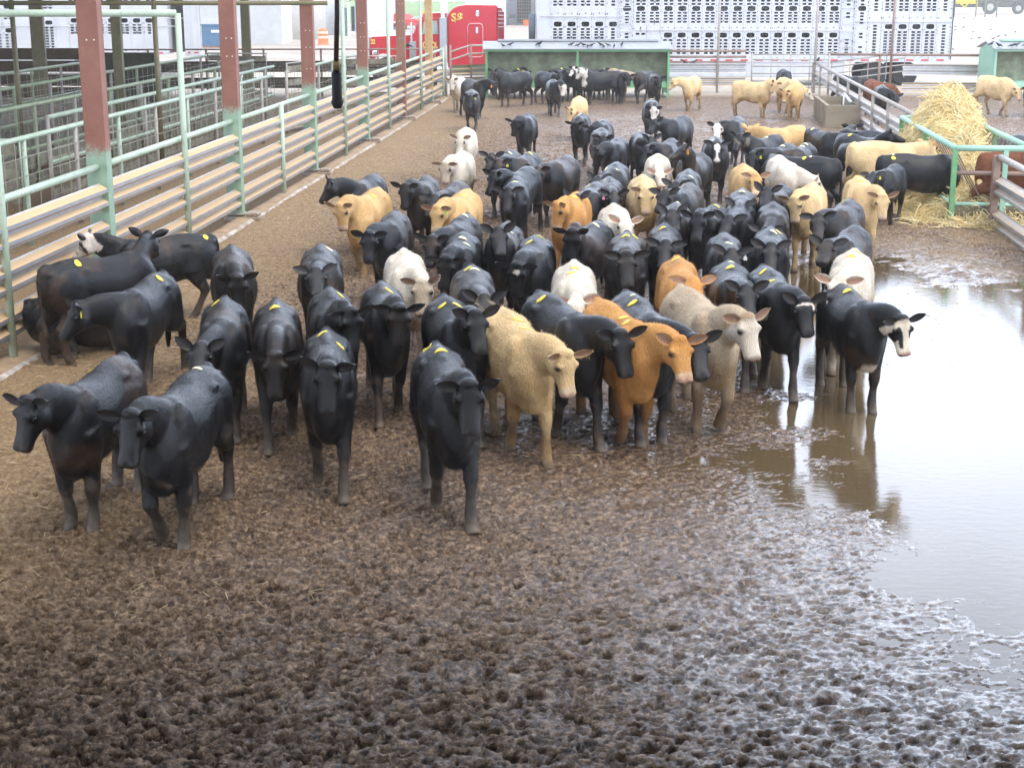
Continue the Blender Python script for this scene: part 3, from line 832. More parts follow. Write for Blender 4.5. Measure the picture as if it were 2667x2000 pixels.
def make_cow(spec, idx):
    T = spec['T']; Q = spec.get('Q'); W_ = spec.get('W'); M = spec.get('M')
    s = spec.get('s', 1.0); lying = spec.get('lie', False)
    rnd = random.Random(idx*7+3)
    th = TAILH.z*s - (0.40 if lying else 0)
    Tw = V(T[0], T[1], th + spec.get('z', 0.0))
    if 'hd' in spec: hd = R(spec['hd'])
    elif W_: 
        Ww = V(W_[0], W_[1], WITH.z*s - (0.40 if lying else 0)); hd = math.atan2(Ww.y-Tw.y, Ww.x-Tw.x)
    else:
        Qw = V(Q[0], Q[1], spec.get('qz', 1.15)*s); hd = math.atan2(Qw.y-Tw.y, Qw.x-Tw.x)
    RZ = Matrix.Rotation(hd, 3, 'Z')
    base = Tw - RZ @ (TAILH*s); base.z = spec.get('z', -0.01)
    toW = lambda p: base + RZ @ (Vector(p)*s)
    toL = lambda p: (RZ.transposed() @ (Vector(p)-base))/s
    # poll from its pixel on the sphere the neck can reach
    n0 = NECK0 + Vector((0,0,-0.40 if lying else 0))
    if Q and 'nyaw' not in spec:
        d = ray(Q[0]*VS, Q[1]*VS); c = toW(n0)
        best = None
        for t in sphere_hits(d, c, NECKL*s):
            p = toL(CAMP + d*t); v = p - n0
            v = v.normalized()
            yaw = math.atan2(v.y, v.x); el = math.asin(max(-1, min(1, v.z)))
            yaw = max(-1.25, min(1.25, yaw)); el = max(-0.75, min(0.85, el))
            v2 = Vector((math.cos(el)*math.cos(yaw), math.cos(el)*math.sin(yaw), math.sin(el)))
            pen = (v2-v).length*3 + abs(el-0.25)*0.35 + abs(yaw)*0.12
            if best is None or pen < best[0]: best = (pen, n0 + v2*NECKL)
        poll = best[1]
    else:
        yw = R(spec.get('nyaw', 0)); el = R(spec.get('el', 10))
        poll = n0 + Vector((math.cos(el)*math.cos(yw), math.cos(el)*math.sin(yw), math.sin(el)))*NECKL
    nv = (poll - n0); nyaw = math.atan2(nv.y, nv.x)
    if M:
        d = ray(M[0]*VS, M[1]*VS); c = toW(poll)
        best = None
        for t in sphere_hits(d, c, HEADL*s):
            p = toL(CAMP + d*t); v = (p - poll).normalized()
            yaw = math.atan2(v.y, v.x); el = math.asin(max(-1, min(1, v.z)))
            el2 = max(R(-80), min(R(12), el)); dy = (yaw-nyaw+math.pi) % (2*math.pi) - math.pi
            dy2 = max(-1.5, min(1.5, dy))
            v2 = Vector((math.cos(el2)*math.cos(nyaw+dy2), math.cos(el2)*math.sin(nyaw+dy2), math.sin(el2)))
            pen = (v2-v).length*2 + abs(dy2)*0.25 + abs(el2+R(48))*0.3
            if best is None or pen < best[0]: best = (pen, v2)
        hdir = best[1]
    else:
        yw = nyaw + R(spec.get('hyaw', 0)); el = R(spec.get('hel', -52))
        hdir = Vector((math.cos(el)*math.cos(yw), math.cos(el)*math.sin(yw), math.sin(el)))
    dist = (Tw-CAMP).length
    vox = min(0.034, max(0.0135, 0.0011*dist))
    lg = spec.get('legs')
    if lg is None: lg = rnd.choice(STAND if rnd.random() < 0.55 else WALK[:2])
    elif isinstance(lg, int): lg = WALK[lg]
    k = spec['k']; dark = k in 'KB'
    if k == 'R': dark = False
    me, H = cow_mesh('cow', poll, hdir, lg, vox, idx*13+5, k, spec.get('f', ''), dark, lying, spec.get('fat', rnd.uniform(0.74, 0.88)), spec.get('mud', 0.7))
    o = bpy.data.objects.new('cow', me); COL.objects.link(o)
    o.location = base; o.rotation_euler = (0, 0, hd); o.scale = (s, s, s)
    tag(o, spec['l'], 'cow', 'cattle in the muddy pen' if spec.get('g') is None else spec['g'])
    if dist < 25: fur(o, me, int(26000*min(1.0, (13/dist)**1.2)), 0.034 if spec['l'].startswith('fluffy') else 0.022, idx, dark)
    # stickers glued where the photo shows them
    tags = spec.get('tags', [])
    if tags:
        mw = Matrix.LocRotScale(base, Matrix.Rotation(hd, 3, 'Z').to_quaternion(), Vector((s,s,s)))
        mwi = mw.inverted()
        bvh = BVHTree.FromPolygons([v.co for v in me.vertices], [p.vertices for p in me.polygons])
        ol = mwi @ CAMP
        for tg in tags:
            dl = (mwi.to_3x3() @ ray(tg[0]*VS, tg[1]*VS)).normalized()
            hit, nrm, fi, ds = bvh.ray_cast(ol, dl)
            if hit is None or hit.z < 0.75 or hit.x > 0.45:
                t_ = (Vector((-0.35, 0, 1.1))-ol).dot(dl)
                hit, nrm, fi, ds = bvh.find_nearest(ol + dl*t_)
                if hit.z < 0.8 or hit.x > 0.45:
                    hit, nrm, fi, ds = bvh.find_nearest(Vector((-0.42+rnd.uniform(-.1,.1), rnd.choice((-.12,.1)), 1.2)))
            a = nrm.cross(Vector((0,0,1)))
            a = a.normalized() if a.length > 0.05 else Vector((0,1,0))
            b = nrm.cross(a).normalized()
            if abs(nrm.z) > 0.6: a = Vector((0,1,0)); a = (a-nrm*a.dot(nrm)).normalized(); b = nrm.cross(a)
            rr_ = 0.046*(tg[3] if len(tg) > 3 else 1.0); jt = [rnd.uniform(0.86, 1.08) for _ in range(14)]; cu = rnd.uniform(-0.3, 1.0)
            vs_ = []; n_ = 14
            for lay in (0.0065, 0.001):
                for rad in (0.0, 0.6, 1.0):
                    for q in range(n_ if rad else 1):
                        an = 2*math.pi*q/n_
                        j_ = jt[q] if rad == 1.0 else 1.0; p = hit + a*(rr_*1.15*rad*j_*math.cos(an)) + b*(rr_*0.85*rad*j_*math.sin(an))
                        h2 = bvh.ray_cast(p + nrm*0.08, -nrm)
                        pp = h2[0] if h2[0] is not None and (h2[0]-p).length < 0.05 else p
                        vs_.append(pp + nrm*(lay + 0.004*max(0.0, cu*rad*math.cos(an))**2))
            m1 = 1+2*n_; fs_ = []
            for lay in (0, 1):
                o0 = lay*m1
                f1 = [(o0, o0+1+q, o0+1+(q+1) % n_) for q in range(n_)] + [(o0+1+q, o0+1+n_+q, o0+1+n_+(q+1) % n_, o0+1+(q+1) % n_) for q in range(n_)]
                fs_ += f1 if lay == 0 else [f[::-1] for f in f1]
            fs_ += [(1+n_+q, m1+1+n_+q, m1+1+n_+(q+1) % n_, 1+n_+(q+1) % n_) for q in range(n_)]
            MB().add(vs_, fs_).build('back_tag', M_TAGW if (len(tg) > 2 and tg[2] == 'w') else M_TAGY, o, smooth=True)
    et = spec.get('et')
    if et:
        sgn = 1 if et[0] == 'L' else -1
        base_ = H @ Vector((0.03, 0.17*sgn, -0.005)); hx_ = (H.to_3x3() @ Vector((1,0,0))); 
        dn = Vector((0,0,-1)); sdv = (H.to_3x3() @ Vector((0,1,0)))
        fw = sdv.cross(dn).normalized()
        fw = fw if fw.dot(hx_) > 0 else -fw
        p0 = base_ + fw*0.02
        mb = MB()
        es = 1.0 if et[1] == 'o' else 0.66
        pr = [(a_*es, b_*es) for a_, b_ in ((-0.012,0.0),(0.012,0.0),(0.016,-0.03),(0.034,-0.04),(0.034,-0.095),(-0.034,-0.095),(-0.034,-0.04),(-0.016,-0.03))]
        vs_ = [p0 + sdv*a_ + Vector((0,0,1))*b_ + fw*c_ for c_ in (0, 0.005) for (a_, b_) in pr]
        nn = len(pr)
        mb.add(vs_, [tuple(range(nn))[::-1], tuple(range(nn, 2*nn))] + [(i, (i+1) % nn, nn+(i+1) % nn, nn+i) for i in range(nn)])
        mb.build('ear_tag', ETM[et[1]], o)
    return o
# every animal: pixels (2212 px wide reading) of tail head T, withers W, poll Q, muzzle M; coat k; face f; stickers
HERD = [
 # --- front left group
 dict(k='K', T=(60,655), hd=10, lie=True, s=0.88, nyaw=75, el=-12, l='black calf lying down against the left fence behind the standing ones'),
 dict(k='K', f='mix', T=(452,506), W=(330,510), nyaw=-30, el=22, hyaw=-5, hel=-45, tags=[(444,513)], s=0.92, l='black cow with a white splashed face beside the nearest red and green column'),
 dict(k='K', T=(98,574), hd=50, nyaw=34, el=30, hyaw=4, hel=-38, tags=[(168,570)], s=1.0, legs=((0.0,0),(0.08,0),(-0.05,0),(0.1,0)), l='black cow by the left fence with its head turned away over its neighbour'),
 dict(k='K', T=(351,586), W=(212,660), Q=(172,662), M=(122,728), tags=[(344,602),(304,644)], s=1.0, et=('L','y'), l='black cow with two round yellow stickers on hip and back, facing the left fence'),
 dict(k='K', T=(265,764), W=(147,833), Q=(63,868), M=(30,975), tags=[(203,789),(190,786)], legs=((-0.02,0),(-0.15,0),(0.1,0),(-0.1,0)), l='black calf nearest the left edge, three overlapping yellow stickers on its back'),
 dict(k='K', T=(446,786), W=(312,888), Q=(285,898), M=(268,1006), tags=[(427,775,'w',.8)], mud=0.9, legs=((-0.03,0.0),(0.15,0.7),(-0.1,0),(0.12,0)), l='black calf with straw bits on its back and its head low, front left'),
 dict(k='K', T=(485,641), W=(465,720), Q=(434,752), M=(418,815), tags=[(463,652)], l='black calf behind the straw flecked one, nose turned to the left'),
 dict(k='B', T=(499,529), W=(506,575), Q=(511,600), M=(520,680), l='dusty black calf with its head hanging low beside the white faced cow'),
 dict(k='B', T=(596,645), W=(596,715), Q=(594,770), M=(594,857), tags=[(591,663)], legs=1, l='black calf with one sticker over its tail and brownish shoulders, head low'),
 dict(k='K', T=(693,527), W=(688,572), Q=(682,588), M=(684,630), tags=[(713,536,'w')], l='black calf standing at the back of the left group with upright pale ears'),
 dict(k='K', T=(711,621), W=(722,660), Q=(755,673), M=(769,760), tags=[(716,663)], l='black calf with big raised ears looking out over its front neighbour'),
 dict(k='K', T=(706,709), W=(706,775), Q=(707,793), M=(706,889), tags=[(692,716),(735,748)], legs=0, mud=0.9, l='black calf walking straight forward with ears spread wide, front left of centre'),
 dict(k='K', T=(823,608), W=(838,655), Q=(861,666), M=(861,762), tags=[(840,628),(845,659)], legs=1, l='tousle headed black calf with two stickers before the cream one with orange crown'),
 dict(k='W', T=(872,538), W=(890,585), Q=(913,610), M=(908,680), tags=[(870,545,'w',.7)], l='cream calf with an orange crown and spread ears, left of centre'),
 dict(k='K', T=(958,637), W=(990,668), Q=(1025,680), M=(1041,760), tags=[(955,661),(988,659)], l='black calf with two yellow stickers and its face turned right, behind the leading black calf'),
 dict(k='K', T=(942,741), W=(975,800), Q=(1012,833), M=(1018,937), tags=[(923,754),(952,756)], legs=0, s=1.02, l='leading black calf walking alone at the front centre of the herd'),
 dict(k='B', f='dirty', T=(1018,572), W=(1032,612), Q=(1046,646), M=(1052,700), tags=[(1010,581),(1027,581,'w')], l='brownish black calf with muck on its forehead, head lowered'),
 dict(k='K', f='star', T=(1160,507), W=(1135,552), Q=(1117,573), M=(1111,645), tags=[(1166,511),(1142,524)], l='black calf with a white star on its forehead'),
 dict(k='K', T=(1098,479), W=(1086,493), Q=(1076,500), M=(1082,545), tags=[(1096,499,'w',.5),(1105,503,'w',.5)], l='black calf just behind the one with the white star'),
 dict(k='T', T=(818,406), W=(748,437), Q=(735,444), M=(736,503), tags=[(808,424)], legs=0, l='golden tan calf at the left rim of the herd facing the camera'),
 dict(k='K', T=(812,376), W=(747,400), Q=(716,394), M=(680,441), l='black calf in profile facing the left fence behind the golden tan one'),
 dict(k='B', T=(923,379), W=(897,405), Q=(877,402), M=(872,452), tags=[(900,386,'w')], l='brownish black calf between the golden tan and the pale tan calves'),
 dict(k='B', T=(996,391), W=(965,405), Q=(940,428), M=(925,460), l='small dark calf half hidden behind the tan calf with the green ear tag'),
 dict(k='T', T=(1012,409), W=(963,434), Q=(945,449), M=(935,503), tags=[(1001,423)], et=('L','g'), l='tan calf with a green ear tag'),
 dict(k='W', T=(1007,275), W=(1001,292), Q=(995,298), M=(989,332), l='white calf farther back of two white ones in a line'),
 dict(k='W', T=(1001,326), W=(978,347), Q=(962,353), M=(959,401), l='white calf nearer of two white ones in a line, ears raised'),
 dict(k='K', T=(857,455), W=(822,490), Q=(797,507), M=(796,566), l='black calf close in front of the golden tan one, ear stretched sideways'),
 dict(k='K', T=(1009,461), W=(970,490), Q=(935,517), M=(924,572), tags=[(1005,465,'w')], l='black calf with a pale sticker right in front of the tan calf with green tag'),
 dict(k='K', T=(1003,500), W=(982,535), Q=(965,559), M=(955,630), tags=[(1000,514,'w'),(1008,528,'w')], l='black calf with a curly poll to the right of the cream one with orange crown'),
 # --- left middle cluster
 dict(k='B', T=(1107,323), W=(1080,333), Q=(1063,337), M=(1052,362), tags=[(1102,331,'w')], l='black calf at the back of the cluster of five, pale sticker on its hip'),
 dict(k='K', T=(1150,328), W=(1105,346), Q=(1078,350), M=(1074,385), tags=[(1146,332)], et=('L','y'), l='black calf with a bright yellow sticker and yellow ear tag in the cluster of five'),
 dict(k='K', T=(1146,359), W=(1095,376), Q=(1070,376), M=(1049,417), l='black calf in the cluster of five with its nose farthest left'),
 dict(k='K', T=(1117,379), W=(1108,400), Q=(1098,411), M=(1093,456), tags=[(1112,393,'w')], legs=0, l='black calf at the front of the cluster of five, pale bar sticker on its back'),
 dict(k='K', T=(1230,336), W=(1180,352), Q=(1162,366), M=(1150,400), mud=0.9, l='black calf standing sideways at the right of the cluster of five'),
 dict(k='K', T=(1142,245), W=(1126,256), Q=(1113,262), M=(1106,297), l='lone black calf on the open mud between the white calf and the feed shed'),
 dict(k='K', f='white', T=(1193,172), W=(1208,180), Q=(1219,184), M=(1218,211), tags=[(1201,173,'w')], legs=0, l='black calf with an all white face walking away from the feed shed'),
 dict(k='C', T=(1252,208), W=(1240,225), Q=(1232,236), M=(1224,264), l='cream calf with a dark nose in front of the feed shed'),
 dict(k='K', T=(1257,245), W=(1250,260), Q=(1243,267), M=(1238,302), tags=[(1252,248,'w')], l='black calf with its face in front of the cream one near the feed shed'),
 dict(k='K', T=(1305,258), W=(1290,271), Q=(1280,275), M=(1272,310), l='hindmost of three black calves bunched below the feed shed'),
 dict(k='K', T=(1299,276), W=(1302,287), Q=(1304,298), M=(1300,330), l='middle of three black calves bunched below the feed shed, head down'),
 dict(k='K', T=(1339,297), W=(1310,313), Q=(1290,322), M=(1277,361), l='nearest of three black calves bunched below the feed shed, ears up'),
 dict(k='K', T=(1334,350), W=(1312,375), Q=(1292,388), M=(1275,405), tags=[(1309,366,'w'),(1333,367,'w',.6)], l='black calf with two pale stickers behind the one with the pink ear tag'),
 dict(k='K', T=(1291,393), W=(1262,412), Q=(1245,428), M=(1232,455), tags=[(1269,403,'w')], l='black calf hidden behind the orange one in the middle of the herd'),
 dict(k='K', T=(1315,382), W=(1320,402), Q=(1326,420), M=(1328,455), tags=[(1306,390,'w',.6)], et=('R','p'), l='black calf with a pink ear tag'),
 dict(k='O', T=(1247,415), W=(1222,434), Q=(1206,441), M=(1193,498), tags=[(1240,425)], l='orange calf facing the camera with pricked ears, middle of the herd'),
 dict(k='W', T=(1325,440), W=(1338,465), Q=(1351,480), M=(1356,515), l='white calf with lowered face and raised pink ears in mid herd'),
 dict(k='C', T=(1388,378), W=(1390,402), Q=(1394,411), M=(1398,463), legs=1, s=1.03, l='cream calf with a tan face and pink nose standing square mid herd'),
 dict(k='W', T=(1421,332), W=(1423,355), Q=(1424,373), M=(1430,400), tags=[(1427,341)], l='white calf with head down behind the cream one with pink nose'),
 dict(k='K', T=(1381,283), W=(1395,293), Q=(1406,300), M=(1420,325), tags=[(1380,283)], legs=1, l='black calf with a big yellow sticker on its rump, right of the three bunched ones'),
 dict(k='K', T=(1454,299), W=(1417,316), Q=(1397,320), M=(1383,354), l='black calf in profile beside the white one, nose to the left'),
 dict(k='B', T=(1517,330), W=(1497,335), Q=(1481,318), M=(1444,336), et=('L','o'), l='dark calf lifting its nose, with a large orange ear tag'),
 dict(k='K', f='blaze', T=(1545,295), W=(1547,306), Q=(1549,311), M=(1549,349), tags=[(1541,303,'w')], s=1.06, legs=STAND[0], l='black cow with a white blaze standing head on in the middle distance'),
 dict(k='K', f='white', T=(1596,252), W=(1568,265), Q=(1549,271), M=(1548,297), l='black cow with a whole white face and white ears behind the one with the blaze'),
 dict(k='K', T=(1482,250), W=(1440,257), Q=(1416,262), M=(1401,285), tags=[(1465,250),(1455,253,'w')], l='black cow seen from the side below the far white faced one'),
 dict(k='K', f='white', T=(1407,214), W=(1410,226), Q=(1413,233), M=(1408,262), tags=[(1408,214,'w',.6),(1408,219,'w',.6)], l='white faced black calf looking straight out, below the right end of the feed shed'),
 dict(k='C', T=(1503,164), W=(1465,172), Q=(1453,173), M=(1441,193), legs=0, l='cream cow walking left at the right end of the feed shed'),
 dict(k='C', T=(1589,175), W=(1650,176), Q=(1674,178), M=(1670,206), legs=STAND[1], l='tan cow standing sideways near the gate with its face to the camera'),
 dict(k='C', f='whitetan', T=(1686,168), W=(1729,172), Q=(1747,198), M=(1763,219), l='tan cow with a white face drinking from the concrete trough'),
 dict(k='T', T=(1721,178), W=(1706,190), Q=(1697,197), M=(1690,221), legs=STAND[2], l='golden tan cow facing the camera beside the concrete trough'),
 dict(k='K', T=(1690,150), W=(1720,160), el=-25, hel=-50, l='black cow at the gate behind the tan ones'),
 # --- right, by the hay feeder
 dict(k='T', T=(1733,271), W=(1650,278), Q=(1618,277), M=(1607,300), tags=[(1728,270,'w',.6)], l='long golden tan cow standing sideways in front of the trough'),
 dict(k='K', f='dirty', T=(1682,291), W=(1620,300), Q=(1598,294), M=(1586,325), tags=[(1654,297,'w')], l='black cow with mud caked on its face below the long tan one'),
 dict(k='K', T=(1709,310), W=(1652,324), Q=(1626,333), M=(1622,370), tags=[(1657,319),(1690,315,'w')], et=('L','y'), l='black cow with stickers and yellow ear tag, third in the row left of hay'),
 dict(k='K', T=(1747,309), W=(1693,328), Q=(1662,340), M=(1650,365), tags=[(1741,311,'w'),(1733,316,'w')], l='black cow behind the big cream one, two pale stickers side by side on its hip'),
 dict(k='K', T=(1741,277), W=(1800,284), Q=(1833,296), M=(1850,318), tags=[(1755,279,'w')], s=0.95, l='black cow seen side on right of the long tan one, heading for the hay'),
 dict(k='W', T=(1679,335), W=(1745,374), Q=(1778,391), hyaw=10, hel=-45, s=0.98, l='big cream white cow with its head turned off toward the hay feeder'),
 dict(k='K', f='white', T=(1912,288), W=(1862,279), Q=(1842,275), M=(1836,290), l='black cow with a bald white face beside the trough, behind the feeding row'),
 dict(k='K', T=(1817,289), W=(1890,295), Q=(1920,288), M=(1960,300), tags=[(1836,292)], mud=0.9, l='black cow stretching its muddy head to the corner of the hay feeder'),
 dict(k='K', T=(1822,310), W=(1885,316), Q=(1925,318), M=(1955,335), s=0.9, l='black cow squeezed in behind the pale tan one at the feeder'),
 dict(k='C', T=(1845,308), W=(1935,304), Q=(1990,312), M=(2022,335), s=1.1, l='pale tan cow with its head through the bars of the hay feeder'),
 dict(k='K', T=(1907,336), W=(2012,331), Q=(2050,345), M=(2075,375), tags=[(1930,342),(1929,334,'w',.6)], s=1.0, legs=STAND[1], l='big black cow side on with its head in the hay feeder'),
 dict(k='K', T=(1940,354), W=(1908,365), Q=(1886,378), M=(1872,395), tags=[(1916,351,'w',.6)], s=0.9, et=('L','y'), l='black calf with a yellow ear tag standing against the big black cow at the feeder'),
 dict(k='C', T=(1852,381), W=(1886,410), Q=(1907,424), M=(1907,475), tags=[(1848,382),(1858,391)], legs=0, l='cream calf with a tan face looking at the camera left of the hay feeder'),
 dict(k='C', T=(1758,395), W=(1735,420), Q=(1716,429), M=(1713,488), tags=[(1756,402,'w',.7)], legs=1, l='cream calf with a pale pink nose and dirty chest looking at the camera'),
 dict(k='B', T=(1839,430), W=(1800,455), Q=(1768,468), M=(1767,512), tags=[(1819,437)], l='brownish black calf between the two cream ones that look at the camera'),
 dict(k='K', T=(1852,486), W=(1815,510), Q=(1789,528), M=(1772,560), l='black calf with its head down in the water behind the white one'),
 dict(k='W', T=(1846,538), W=(1825,585), Q=(1812,609), M=(1798,650), tags=[(1852,544),(1840,552)], s=1.03, l='white cow standing in the edge of the puddle behind the piebald faced one'),
 dict(k='K', f='patch', T=(1805,612), W=(1895,660), Q=(1947,690), M=(1962,766), tags=[(1829,628),(1864,629,'y',.7)], s=0.96, z=-0.02, legs=STAND[0], l='black calf with a piebald black and white face standing in the puddle'),
 dict(k='K', f='line', T=(1648,573), W=(1705,622), Q=(1736,651), M=(1749,721), tags=[(1647,588),(1664,608)], l='black calf with a thin white line across its brow, left of the piebald faced one'),
 dict(k='K', T=(1573,562), W=(1595,605), Q=(1611,625), M=(1624,680), tags=[(1576,577),(1580,566,'w',.7)], l='black calf with its face turned right behind the grey tan one'),
 dict(k='G', f='whitetan', T=(1470,617), W=(1555,668), Q=(1612,688), M=(1637,774), s=1.05, legs=2, l='grey tan cow with a whitish face stepping into the wet mud'),
 dict(k='O', T=(1462,553), W=(1480,590), Q=(1496,610), M=(1508,650), tags=[(1458,560)], l='orange calf with its head behind the grey tan cow'),
 dict(k='K', T=(1352,628), W=(1458,717), Q=(1500,735), M=(1520,810), tags=[(1366,655),(1367,638,'w',.5)], s=1.05, legs=STAND[1], l='black cow between the orange one and the grey tan one'),
 dict(k='O', T=(1292,645), W=(1412,712), Q=(1466,737), M=(1487,821), tags=[(1347,686),(1352,697)], s=1.02, legs=3, l='bright orange cow in the front row'),
 dict(k='K', T=(1165,629), W=(1285,694), Q=(1338,723), M=(1361,810), tags=[(1169,646)], s=1.05, legs=0, l='black cow in the front row between the fluffy cream one and the orange one'),
 dict(k='C', T=(1084,665), W=(1180,747), Q=(1220,766), M=(1239,864), tags=[(1121,691),(1134,709)], legs=0, l='fluffy cream calf striding in the front row'),
 dict(k='W', T=(1240,563), W=(1242,610), Q=(1244,650), M=(1246,690), tags=[(1243,578),(1232,590)], l='white cow with its head hidden low behind the front row'),
 dict(k='B', T=(1354,500), W=(1354,535), Q=(1354,552), M=(1357,617), tags=[(1371,512),(1350,509)], s=1.05, l='burly brown tinged black cow facing the camera square on'),
 dict(k='K', T=(1296,477), W=(1262,493), Q=(1237,500), M=(1231,565), tags=[(1288,486,'w')], l='black calf in front of the orange one with pricked ears, facing left'),
 dict(k='K', T=(1436,482), W=(1437,510), Q=(1438,528), M=(1431,574), tags=[(1429,493)], l='black calf right of the burly brown tinged one, one yellow sticker'),
 dict(k='K', T=(1493,395), W=(1463,410), Q=(1438,417), M=(1420,450), tags=[(1470,398)], l='black calf with bent ears peering round the cream one with pink nose'),
 dict(k='K', T=(1489,365), W=(1476,385), Q=(1460,400), M=(1448,425), tags=[(1493,382,'w')], l='black calf below the one with the orange ear tag'),
 dict(k='B', T=(1461,437), W=(1456,452), Q=(1452,461), M=(1459,490), tags=[(1465,438,'w',.6)], l='brownish calf peeking out between the cream one and a broad black face'),
 dict(k='K', T=(1548,441), W=(1525,458), Q=(1508,466), M=(1502,521), tags=[(1548,445)], l='black calf with a broad shiny face in the thick of the herd'),
 dict(k='K', T=(1601,433), W=(1590,458), Q=(1575,474), M=(1558,505), l='black calf with its head swung left in the thick of the herd'),
 dict(k='B', T=(1670,436), W=(1668,470), Q=(1655,500), M=(1640,525), l='brown black cow seen along its back left of the cream one with dirty chest'),
 dict(k='K', T=(1604,407), W=(1601,425), Q=(1598,445), M=(1590,470), tags=[(1603,413,'w')], l='black calf with one pale sticker in front of the orange tan one'),
 dict(k='T', T=(1604,354), W=(1620,370), Q=(1632,381), M=(1634,420), tags=[(1590,363)], l='orange tan calf with a yellow sticker, left of the big cream white cow'),
 dict(k='K', T=(1693,398), W=(1670,410), Q=(1657,413), M=(1650,440), l='black calf in front of the big cream white cow'),
 dict(k='K', T=(1806,344), W=(1745,336), Q=(1712,345), M=(1695,372), tags=[(1737,342),(1750,332,'w',.6)], s=0.98, l='black cow with its tail to the hay feeder, big yellow sticker on its side'),
 dict(k='K', T=(1563,502), W=(1572,530), Q=(1580,547), M=(1590,590), tags=[(1575,526,'w')], et=('L','w'), l='black calf with a white triangular ear tag'),
 dict(k='K', T=(1665,490), W=(1665,515), Q=(1665,533), M=(1663,582), tags=[(1672,501,'w'),(1684,499)], l='black calf with a white and a yellow sticker side by side on its rump'),
 # --- at the feed shed
 dict(k='W', T=(995,166), W=(985,170), Q=(977,173), M=(975,196), g='cattle at the far end of the pen', l='white cow with a rusty chest by the far left corner post'),
 dict(k='K', T=(1008,171), W=(1048,175), Q=(1066,180), M=(1072,207), et=('R','o'), s=1.05, g='cattle at the far end of the pen', l='black cow with an orange ear tag left of the feed shed'),
 dict(k='K', T=(1019,194), W=(1018,203), Q=(1016,209), M=(1014,233), et=('L','y'), g='cattle at the far end of the pen', l='black calf standing head on below the far left corner post'),
 dict(k='K', T=(1141,155), W=(1085,156), Q=(1066,154), M=(1055,172), tags=[(1130,153)], s=1.05, legs=STAND[1], g='cattle at the far end of the pen', l='black cow side on at the left end of the feed shed'),
 dict(k='K', T=(1118,149), hd=80, tags=[(1120,150)], el=-10, g='cattle at the far end of the pen', l='black cow with its head in the feed shed behind the side on one'),
 dict(k='K', T=(1163,155), W=(1200,156), Q=(1210,158), M=(1212,176), tags=[(1182,153,'w'),(1190,153,'w')], g='cattle at the far end of the pen', l='black cow left of the middle post of the feed shed'),
 dict(k='K', T=(1190,150), hd=20, Q=(1235,162), M=(1240,182), tags=[(1213,147)], et=('R','y'), g='cattle at the far end of the pen', l='black cow with a yellow ear tag behind the middle post of the feed shed'),
 dict(k='K', f='neckwhite', T=(1341,155), W=(1272,154), Q=(1252,150), M=(1240,172), s=1.02, legs=STAND[0], g='cattle at the far end of the pen', l='large black cow with a white head and neck standing along the feed shed'),
 dict(k='K', f='mix', T=(1290,150), W=(1255,150), Q=(1240,148), M=(1228,163), tags=[(1264,152)], g='cattle at the far end of the pen', l='black cow with a black and white face looking left from inside the feed shed'),
 dict(k='G', T=(1319,149), W=(1375,154), Q=(1395,165), M=(1402,190), tags=[(1327,149)], g='cattle at the far end of the pen', l='dull brown cow behind the black ones in the feed shed'),
 dict(k='K', T=(1332,153), W=(1347,158), Q=(1358,164), M=(1358,185), g='cattle at the far end of the pen', l='black cow with a grey muzzle facing out of the feed shed'),
 dict(k='K', T=(1412,160), W=(1419,165), Q=(1424,169), M=(1427,190), tags=[(1404,160,'w')], g='cattle at the far end of the pen', l='black cow at the right hand post of the feed shed'),
 dict(k='K', T=(1256,151), hd=95, el=-20, tags=[(1262,150,'w',.6)], g='cattle at the far end of the pen', l='black cow with its rump out just right of the middle post of the feed shed'),
 dict(k='K', T=(1303,150), hd=80, el=-20, tags=[(1305,149,'w',.6)], g='cattle at the far end of the pen', l='black cow eating in the shed behind the white necked one'),
 dict(k='K', T=(1088,151), hd=100, el=-20, g='cattle at the far end of the pen', l='black cow with its head in the left corner of the feed shed'),
 dict(k='K', T=(1378,156), hd=60, el=-15, g='cattle at the far end of the pen', l='black cow turned to the shed between the grey muzzled cow and the right post'),
 dict(k='K', T=(1222,153), hd=110, el=-15, g='cattle at the far end of the pen', l='black cow pressed in left of the black and white faced one at the shed'),
 # --- beyond the dividing fence
 dict(k='K', T=(1806,163), W=(1900,158), Q=(1932,172), M=(1945,196), s=1.03, z=-0.16, g='cattle beyond the dividing fence', l='large black cow behind the dividing fence'),
 dict(k='R', T=(1878,172), W=(1925,181), Q=(1950,190), M=(1962,212), tags=[(1894,170,'w',.6),(1905,174,'w')], g='cattle beyond the dividing fence', l='red brown cow behind the dividing fence'),
 dict(k='K', T=(1903,184), W=(1922,196), Q=(1935,208), M=(1938,232), tags=[(1910,183,'w')], g='cattle beyond the dividing fence', l='black calf behind the dividing fence with its head low'),
 dict(k='C', T=(2120,164), W=(2205,168), el=-20, s=1.08, g='cattle beyond the dividing fence', l='cream cow at the second feed shed beyond the hay'),
 dict(k='K', T=(2232,172), W=(2210,190), el=-10, g='cattle beyond the dividing fence', l='black cow cut off by the right edge of the picture near the second feed shed'),
 dict(k='K', T=(2215,292), W=(2140,299), Q=(2112,305), M=(2090,318), g='cattle beyond the dividing fence', l='black cow with its head in the hay from the far side of the feeder'),
 dict(k='R', T=(2128,330), hd=-12, Q=(2235,345), tags=[], s=1.1, g='cattle beyond the dividing fence', l='red cow standing behind the bars at the right hand end of the hay feeder'),
 dict(k='C', T=(2090,270), hd=200, Q=(2030,288), M=(2010,300), g='cattle beyond the dividing fence', l='cream cow with only its face showing over the hay'),
]
for i, sp in enumerate(HERD):
    make_cow(sp, i)
